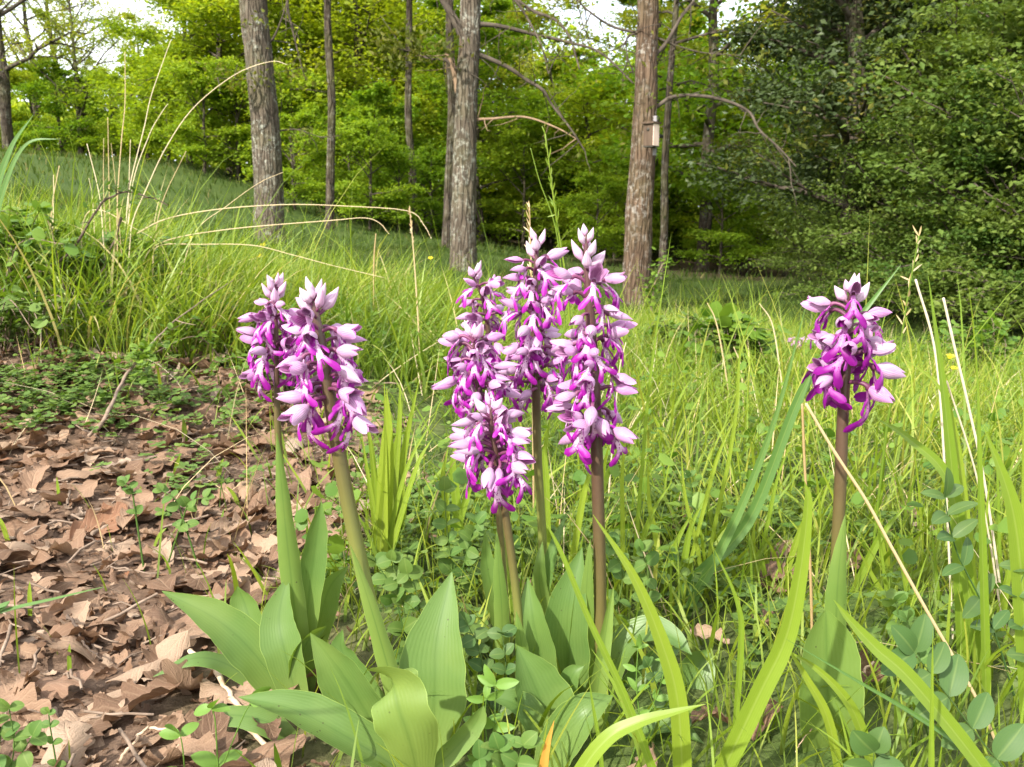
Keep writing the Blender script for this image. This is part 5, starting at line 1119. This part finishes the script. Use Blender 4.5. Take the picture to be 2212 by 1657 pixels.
# a young leafy shoot at the foot of the bird box trunk
vy = 7.2; vine = thing('climbing_shoot', 'leafy young shoot standing at the foot of the bird box trunk', 'plant', tuple(ground_base(P(1405, 690, vy))))
vp = smooth_path([ground_base(P(1405, 690, vy)), P(1410, 640, vy), P(1418, 600, vy), P(1440, 555, vy)], 20); mb = MB(); tube(mb, vp, .006, 5); mb.build('stem', M['twig'], vine, tuple(vine.location))
mb = MB()
for q in vp: m = 9; leaflets(mb, q + rs.normal(0, .05, (m, 3)), rs.uniform(0, 6.28, m), rs.normal(.2, .4, m), rs.uniform(.03, .06, m), rs.uniform(.3, 1, m))
mb.build('leaves', M['herb'], vine, tuple(vine.location))

# ------------------------------------------------------------------ vetch plants with round leaflets
def leaflet_mesh(asp, name='leaflet'):
    mb = MB(); t = np.linspace(0, 1, 11); w = np.sin(np.clip(t, .0, 1) ** .85 * math.pi) ** .62 * asp + .01
    p = np.stack([t, 0 * t, .05 * np.sin(t * 3.1) - .06 * t * t], -1); ribbon(mb, p, w, (0, 0, 1), 12, 7, .05, .16, 0.5)
    return mb.mesh(name)
LFM = {}
for k_, asp in (('round', .82), ('oval', .58), ('long', .42)):
    for mt in ('vetch', 'vetch_dark', 'seedling'):
        me = leaflet_mesh(asp); me.materials.append(M[mt]); LFM[k_, mt] = me
def frame_of(d, nn):
    X = nrm(d); Y = nrm(np.cross(nn, X)); Z = np.cross(X, Y); return Matrix((( X[0], Y[0], Z[0], 0), (X[1], Y[1], Z[1], 0), (X[2], Y[2], Z[2], 0), (0, 0, 0, 1)))
def vetch(label, y, rachises, lpx, shape='oval', mat='vetch', pairs=5, seed=0, name='vetch_plant', group=None, face=(0, -.7, .9), cat='plant', jit=.25):
    g = np.random.RandomState(seed); o = None
    for pts in rachises:
        pp = rooted([P(a[0], a[1], y + (a[2] if len(a) > 2 else 0)) for a in pts])
        if o is None: o = thing(name, label, cat, tuple(pp[0]), group); org = np.array(pp[0])
        path = smooth_path(pp, 30); mb = MB(); r = size(4.5, 1100, 1400, y) * .5; tube(mb, path, r * np.linspace(1, .5, 30), 6, .5); mb.build('stem', M[mat], o, org)
        n0 = 8
        for k in range(pairs):
            ix = int(n0 + (29 - n0) * (k / max(1, pairs - 1))); T = nrm(path[min(ix + 1, 29)] - path[max(ix - 1, 0)])
            sv = nrm(np.cross(T, np.asarray(face, float)))
            for s in ((1, -1) if k < pairs - 1 else (1, -1, 0)):
                d = nrm(sv * s + T * (.35 if s else 1.0) + g.normal(0, jit, 3)); nn = nrm(np.asarray(face) + g.normal(0, jit, 3))
                L0 = size(lpx, 1100, 1400, y) * g.uniform(.8, 1.15) * (1 - .25 * k / pairs)
                ob = obj('leaflet', LFM[shape, mat], None, o)
                ob.matrix_local = Matrix.Translation(Vector(path[ix] - org)) @ frame_of(d, nn) @ Matrix.Diagonal((L0, L0, L0, 1))
    return o
V_ = vetch
V_('vetch with large dark oval leaflets spreading below the single orchid', .50, [[(2215, 1720), (2120, 1600), (2030, 1480), (1975, 1410)]], 100, 'oval', 'vetch_dark', 6, 1, jit=.15, face=(-.2, -1, .7))
V_('vetch with four round leaflets at the foot of the single orchid', .49, [[(1880, 1720), (1885, 1660), (1888, 1625)]], 80, 'round', 'vetch_dark', 3, 2, jit=.35)
V_('tall vetch with horizontal long leaflets in the tall grass', .68, [[(2160, 1400), (2120, 1300), (2070, 1200), (2048, 1120), (2042, 1075)]], 78, 'long', 'vetch_dark', 6, 3, jit=.2, face=(0, -.7, 1))
V_('vetch leaning over the broad bright blades', .60, [[(2260, 1500), (2215, 1400), (2195, 1300), (2215, 1230)]], 66, 'oval', 'vetch_dark', 5, 4)
V_('low rosette of round vetch leaflets in front of the group', .50, [[(1095, 1720), (1088, 1650), (1078, 1620)], [(1095, 1720), (1120, 1640), (1130, 1610)], [(1060, 1720), (1045, 1660), (1035, 1640)]], 50, 'round', 'vetch', 3, 5, jit=.4)
V_('blue-green vetch sprays beside the broad right leaf of the stout orchid', .62, [[(1080, 1520), (1092, 1440), (1085, 1370)], [(1050, 1480), (1035, 1400), (1010, 1350)]], 40, 'round', 'vetch_dark', 5, 6, jit=.35)
V_('blue-green vetch sprays behind the stem of the stout orchid', .72, [[(880, 1400), (850, 1280), (812, 1215)], [(880, 1400), (868, 1290), (845, 1210)], [(900, 1400), (905, 1300), (880, 1240)]], 42, 'round', 'vetch', 5, 7, jit=.35)
V_('vetch with paired round leaflets left of the group stems', .84, [[(975, 1220), (965, 1140), (960, 1060)], [(1000, 1230), (1015, 1170), (1030, 1130)]], 36, 'round', 'vetch', 6, 8, jit=.35)
V_('round-leaved vetch in the corner of the leaf litter', .50, [[(5, 1720), (30, 1620), (20, 1530)], [(60, 1720), (45, 1640), (70, 1590)], [(-30, 1700), (0, 1600), (-10, 1560)]], 44, 'round', 'vetch', 4, 9, jit=.35)
V_('tiny vetch shoot among the curled dry leaves', .56, [[(120, 1640), (110, 1580), (105, 1540)]], 24, 'round', 'vetch', 4, 10)
V_('small vetch sprouting on the litter beside the knobbly stick', .98, [[(395, 1120), (380, 1080), (350, 1060)], [(395, 1120), (410, 1085), (440, 1075)], [(290, 1090), (285, 1060), (270, 1045)]], 26, 'round', 'vetch', 4, 11, jit=.4)
V_('vetch sprays at the right foot of the tallest orchid', .74, [[(1390, 1330), (1400, 1240), (1385, 1190)], [(1330, 1330), (1345, 1240), (1320, 1180)]], 38, 'round', 'vetch', 5, 12, jit=.35)
V_('fine pinnate vetch leaf in the grass between group and single orchid', .95, [[(1560, 1200), (1600, 1130), (1660, 1080)], [(1520, 1180), (1500, 1100), (1490, 1030)]], 26, 'oval', 'vetch', 8, 13)
V_('vetch spray under the arching orchid leaf', .60, [[(1460, 1560), (1420, 1480), (1400, 1440)]], 36, 'round', 'vetch_dark', 4, 14, jit=.4)
V_('vetch growing against the broad leaf of the single orchid', .60, [[(1980, 1480), (1950, 1380), (1935, 1300)], [(1980, 1480), (1985, 1400), (1960, 1340)]], 44, 'round', 'vetch', 4, 15, jit=.35)
V_('wiry seedling with narrow upright leaves left of the group', .56, [[(1055, 1640), (1048, 1560), (1050, 1510)], [(1055, 1640), (1068, 1560), (1070, 1480)]], 60, 'long', 'seedling', 3, 16, jit=.4, face=(0, -1, .3))
V_('bedstraw sprig with narrow whorled leaves under the broad blade', .57, [[(1385, 1580), (1375, 1480), (1378, 1400)], [(1385, 1580), (1420, 1500), (1440, 1430)]], 36, 'long', 'seedling', 5, 17, jit=.5)
V_('pale-leaved seedling under the lowest left orchid leaf', .56, [[(470, 1640), (465, 1560), (458, 1530)], [(400, 1680), (395, 1620), (390, 1590)], [(480, 1660), (520, 1560), (540, 1520)]], 58, 'oval', 'seedling', 2, 18, jit=.45)
def litter_sprouts():
    for i, (px, py, h) in enumerate(((65, 1330, 75), (150, 1450, 60), (375, 1040, 60), (310, 1090, 40), (400, 960, 60), (130, 1090, 60), (470, 1030, 40), (20, 1170, 60), (520, 1090, 40), (330, 1180, 40))):
        q = G(px, py); tx = px + rs.normal(0, 14)
        blade('small green grass sprout poking through the leaf litter', q[1], [(px, py), ((px + tx) / 2, py - h * .6), (tx, py - h)], 11, group='sprouts in the leaf litter', rnd=rs.uniform(.3, .8), hint=(rs.normal(0, .5), -1, .3))
litter_sprouts()

# ------------------------------------------------------------------ flowers of the meadow
pm = MB(); a = np.linspace(0, 1, 5); ribbon(pm, np.stack([a, 0 * a, .25 * a ** 2], -1), [.25, .8, 1.0, .85, .4], (0, 0, 1), 6, 5, .3, 0, .5); PET = pm.mesh('petal'); PET.materials.append(M['yellow'])
def buttercup(px, py, y, s):
    top = P(px, py, y); b = ground_base(top + np.array([rs.normal(0, .03), 0, 0])); o = thing('buttercup', 'small yellow buttercup on a thin stem in the meadow grass', 'flower', tuple(b), 'yellow buttercups in the meadow'); mb = MB()
    tube(mb, smooth_path([b, (b + top) / 2 + rs.normal(0, .008, 3), top], 10), .0012, 5, .5); mb.build('stem', M['grass'], o, b)
    for k in range(5):
        ob = obj('petal', PET, None, o); ob.matrix_local = Matrix.Translation(Vector(top - b)) @ Matrix.Rotation(rs.normal(.5, .2), 4, 'X') @ Matrix.Rotation(k * 1.2566, 4, 'Z') @ Matrix.Diagonal((s, s, s, 1))
for a in ((415, 515, 3.2, .012), (568, 530, 3.6, .012), (562, 555, 3.4, .013), (1637, 730, 2.6, .010), (2053, 770, 2.0, .009), (2061, 797, 2.0, .010), (930, 558, 4.2, .012), (1512, 810, 2.4, .007)): buttercup(*a)
# crumbs of twig and stalk lying in the litter
mb = MB()
x, y = leaf_spots_(900, .46, 2.0, .67, .05)
for x0, y0 in zip(x, y):
    l = rs.uniform(.012, .06); a = rs.uniform(0, 6.28); z0 = gz1(x0, y0) + rs.uniform(.004, .016); d = np.array([math.cos(a), math.sin(a), rs.normal(0, .15)])
    tt_ = np.linspace(-.5, .5, 4)[:, None]; tube(mb, np.array([x0, y0, z0]) + d * l * tt_ + rs.normal(0, .0012, (4, 3)), rs.uniform(.0006, .0018), 5)
stuff(mb, 'twig_crumbs', M['twig'], 'broken bits of twig scattered through the leaf litter', 'twigs')
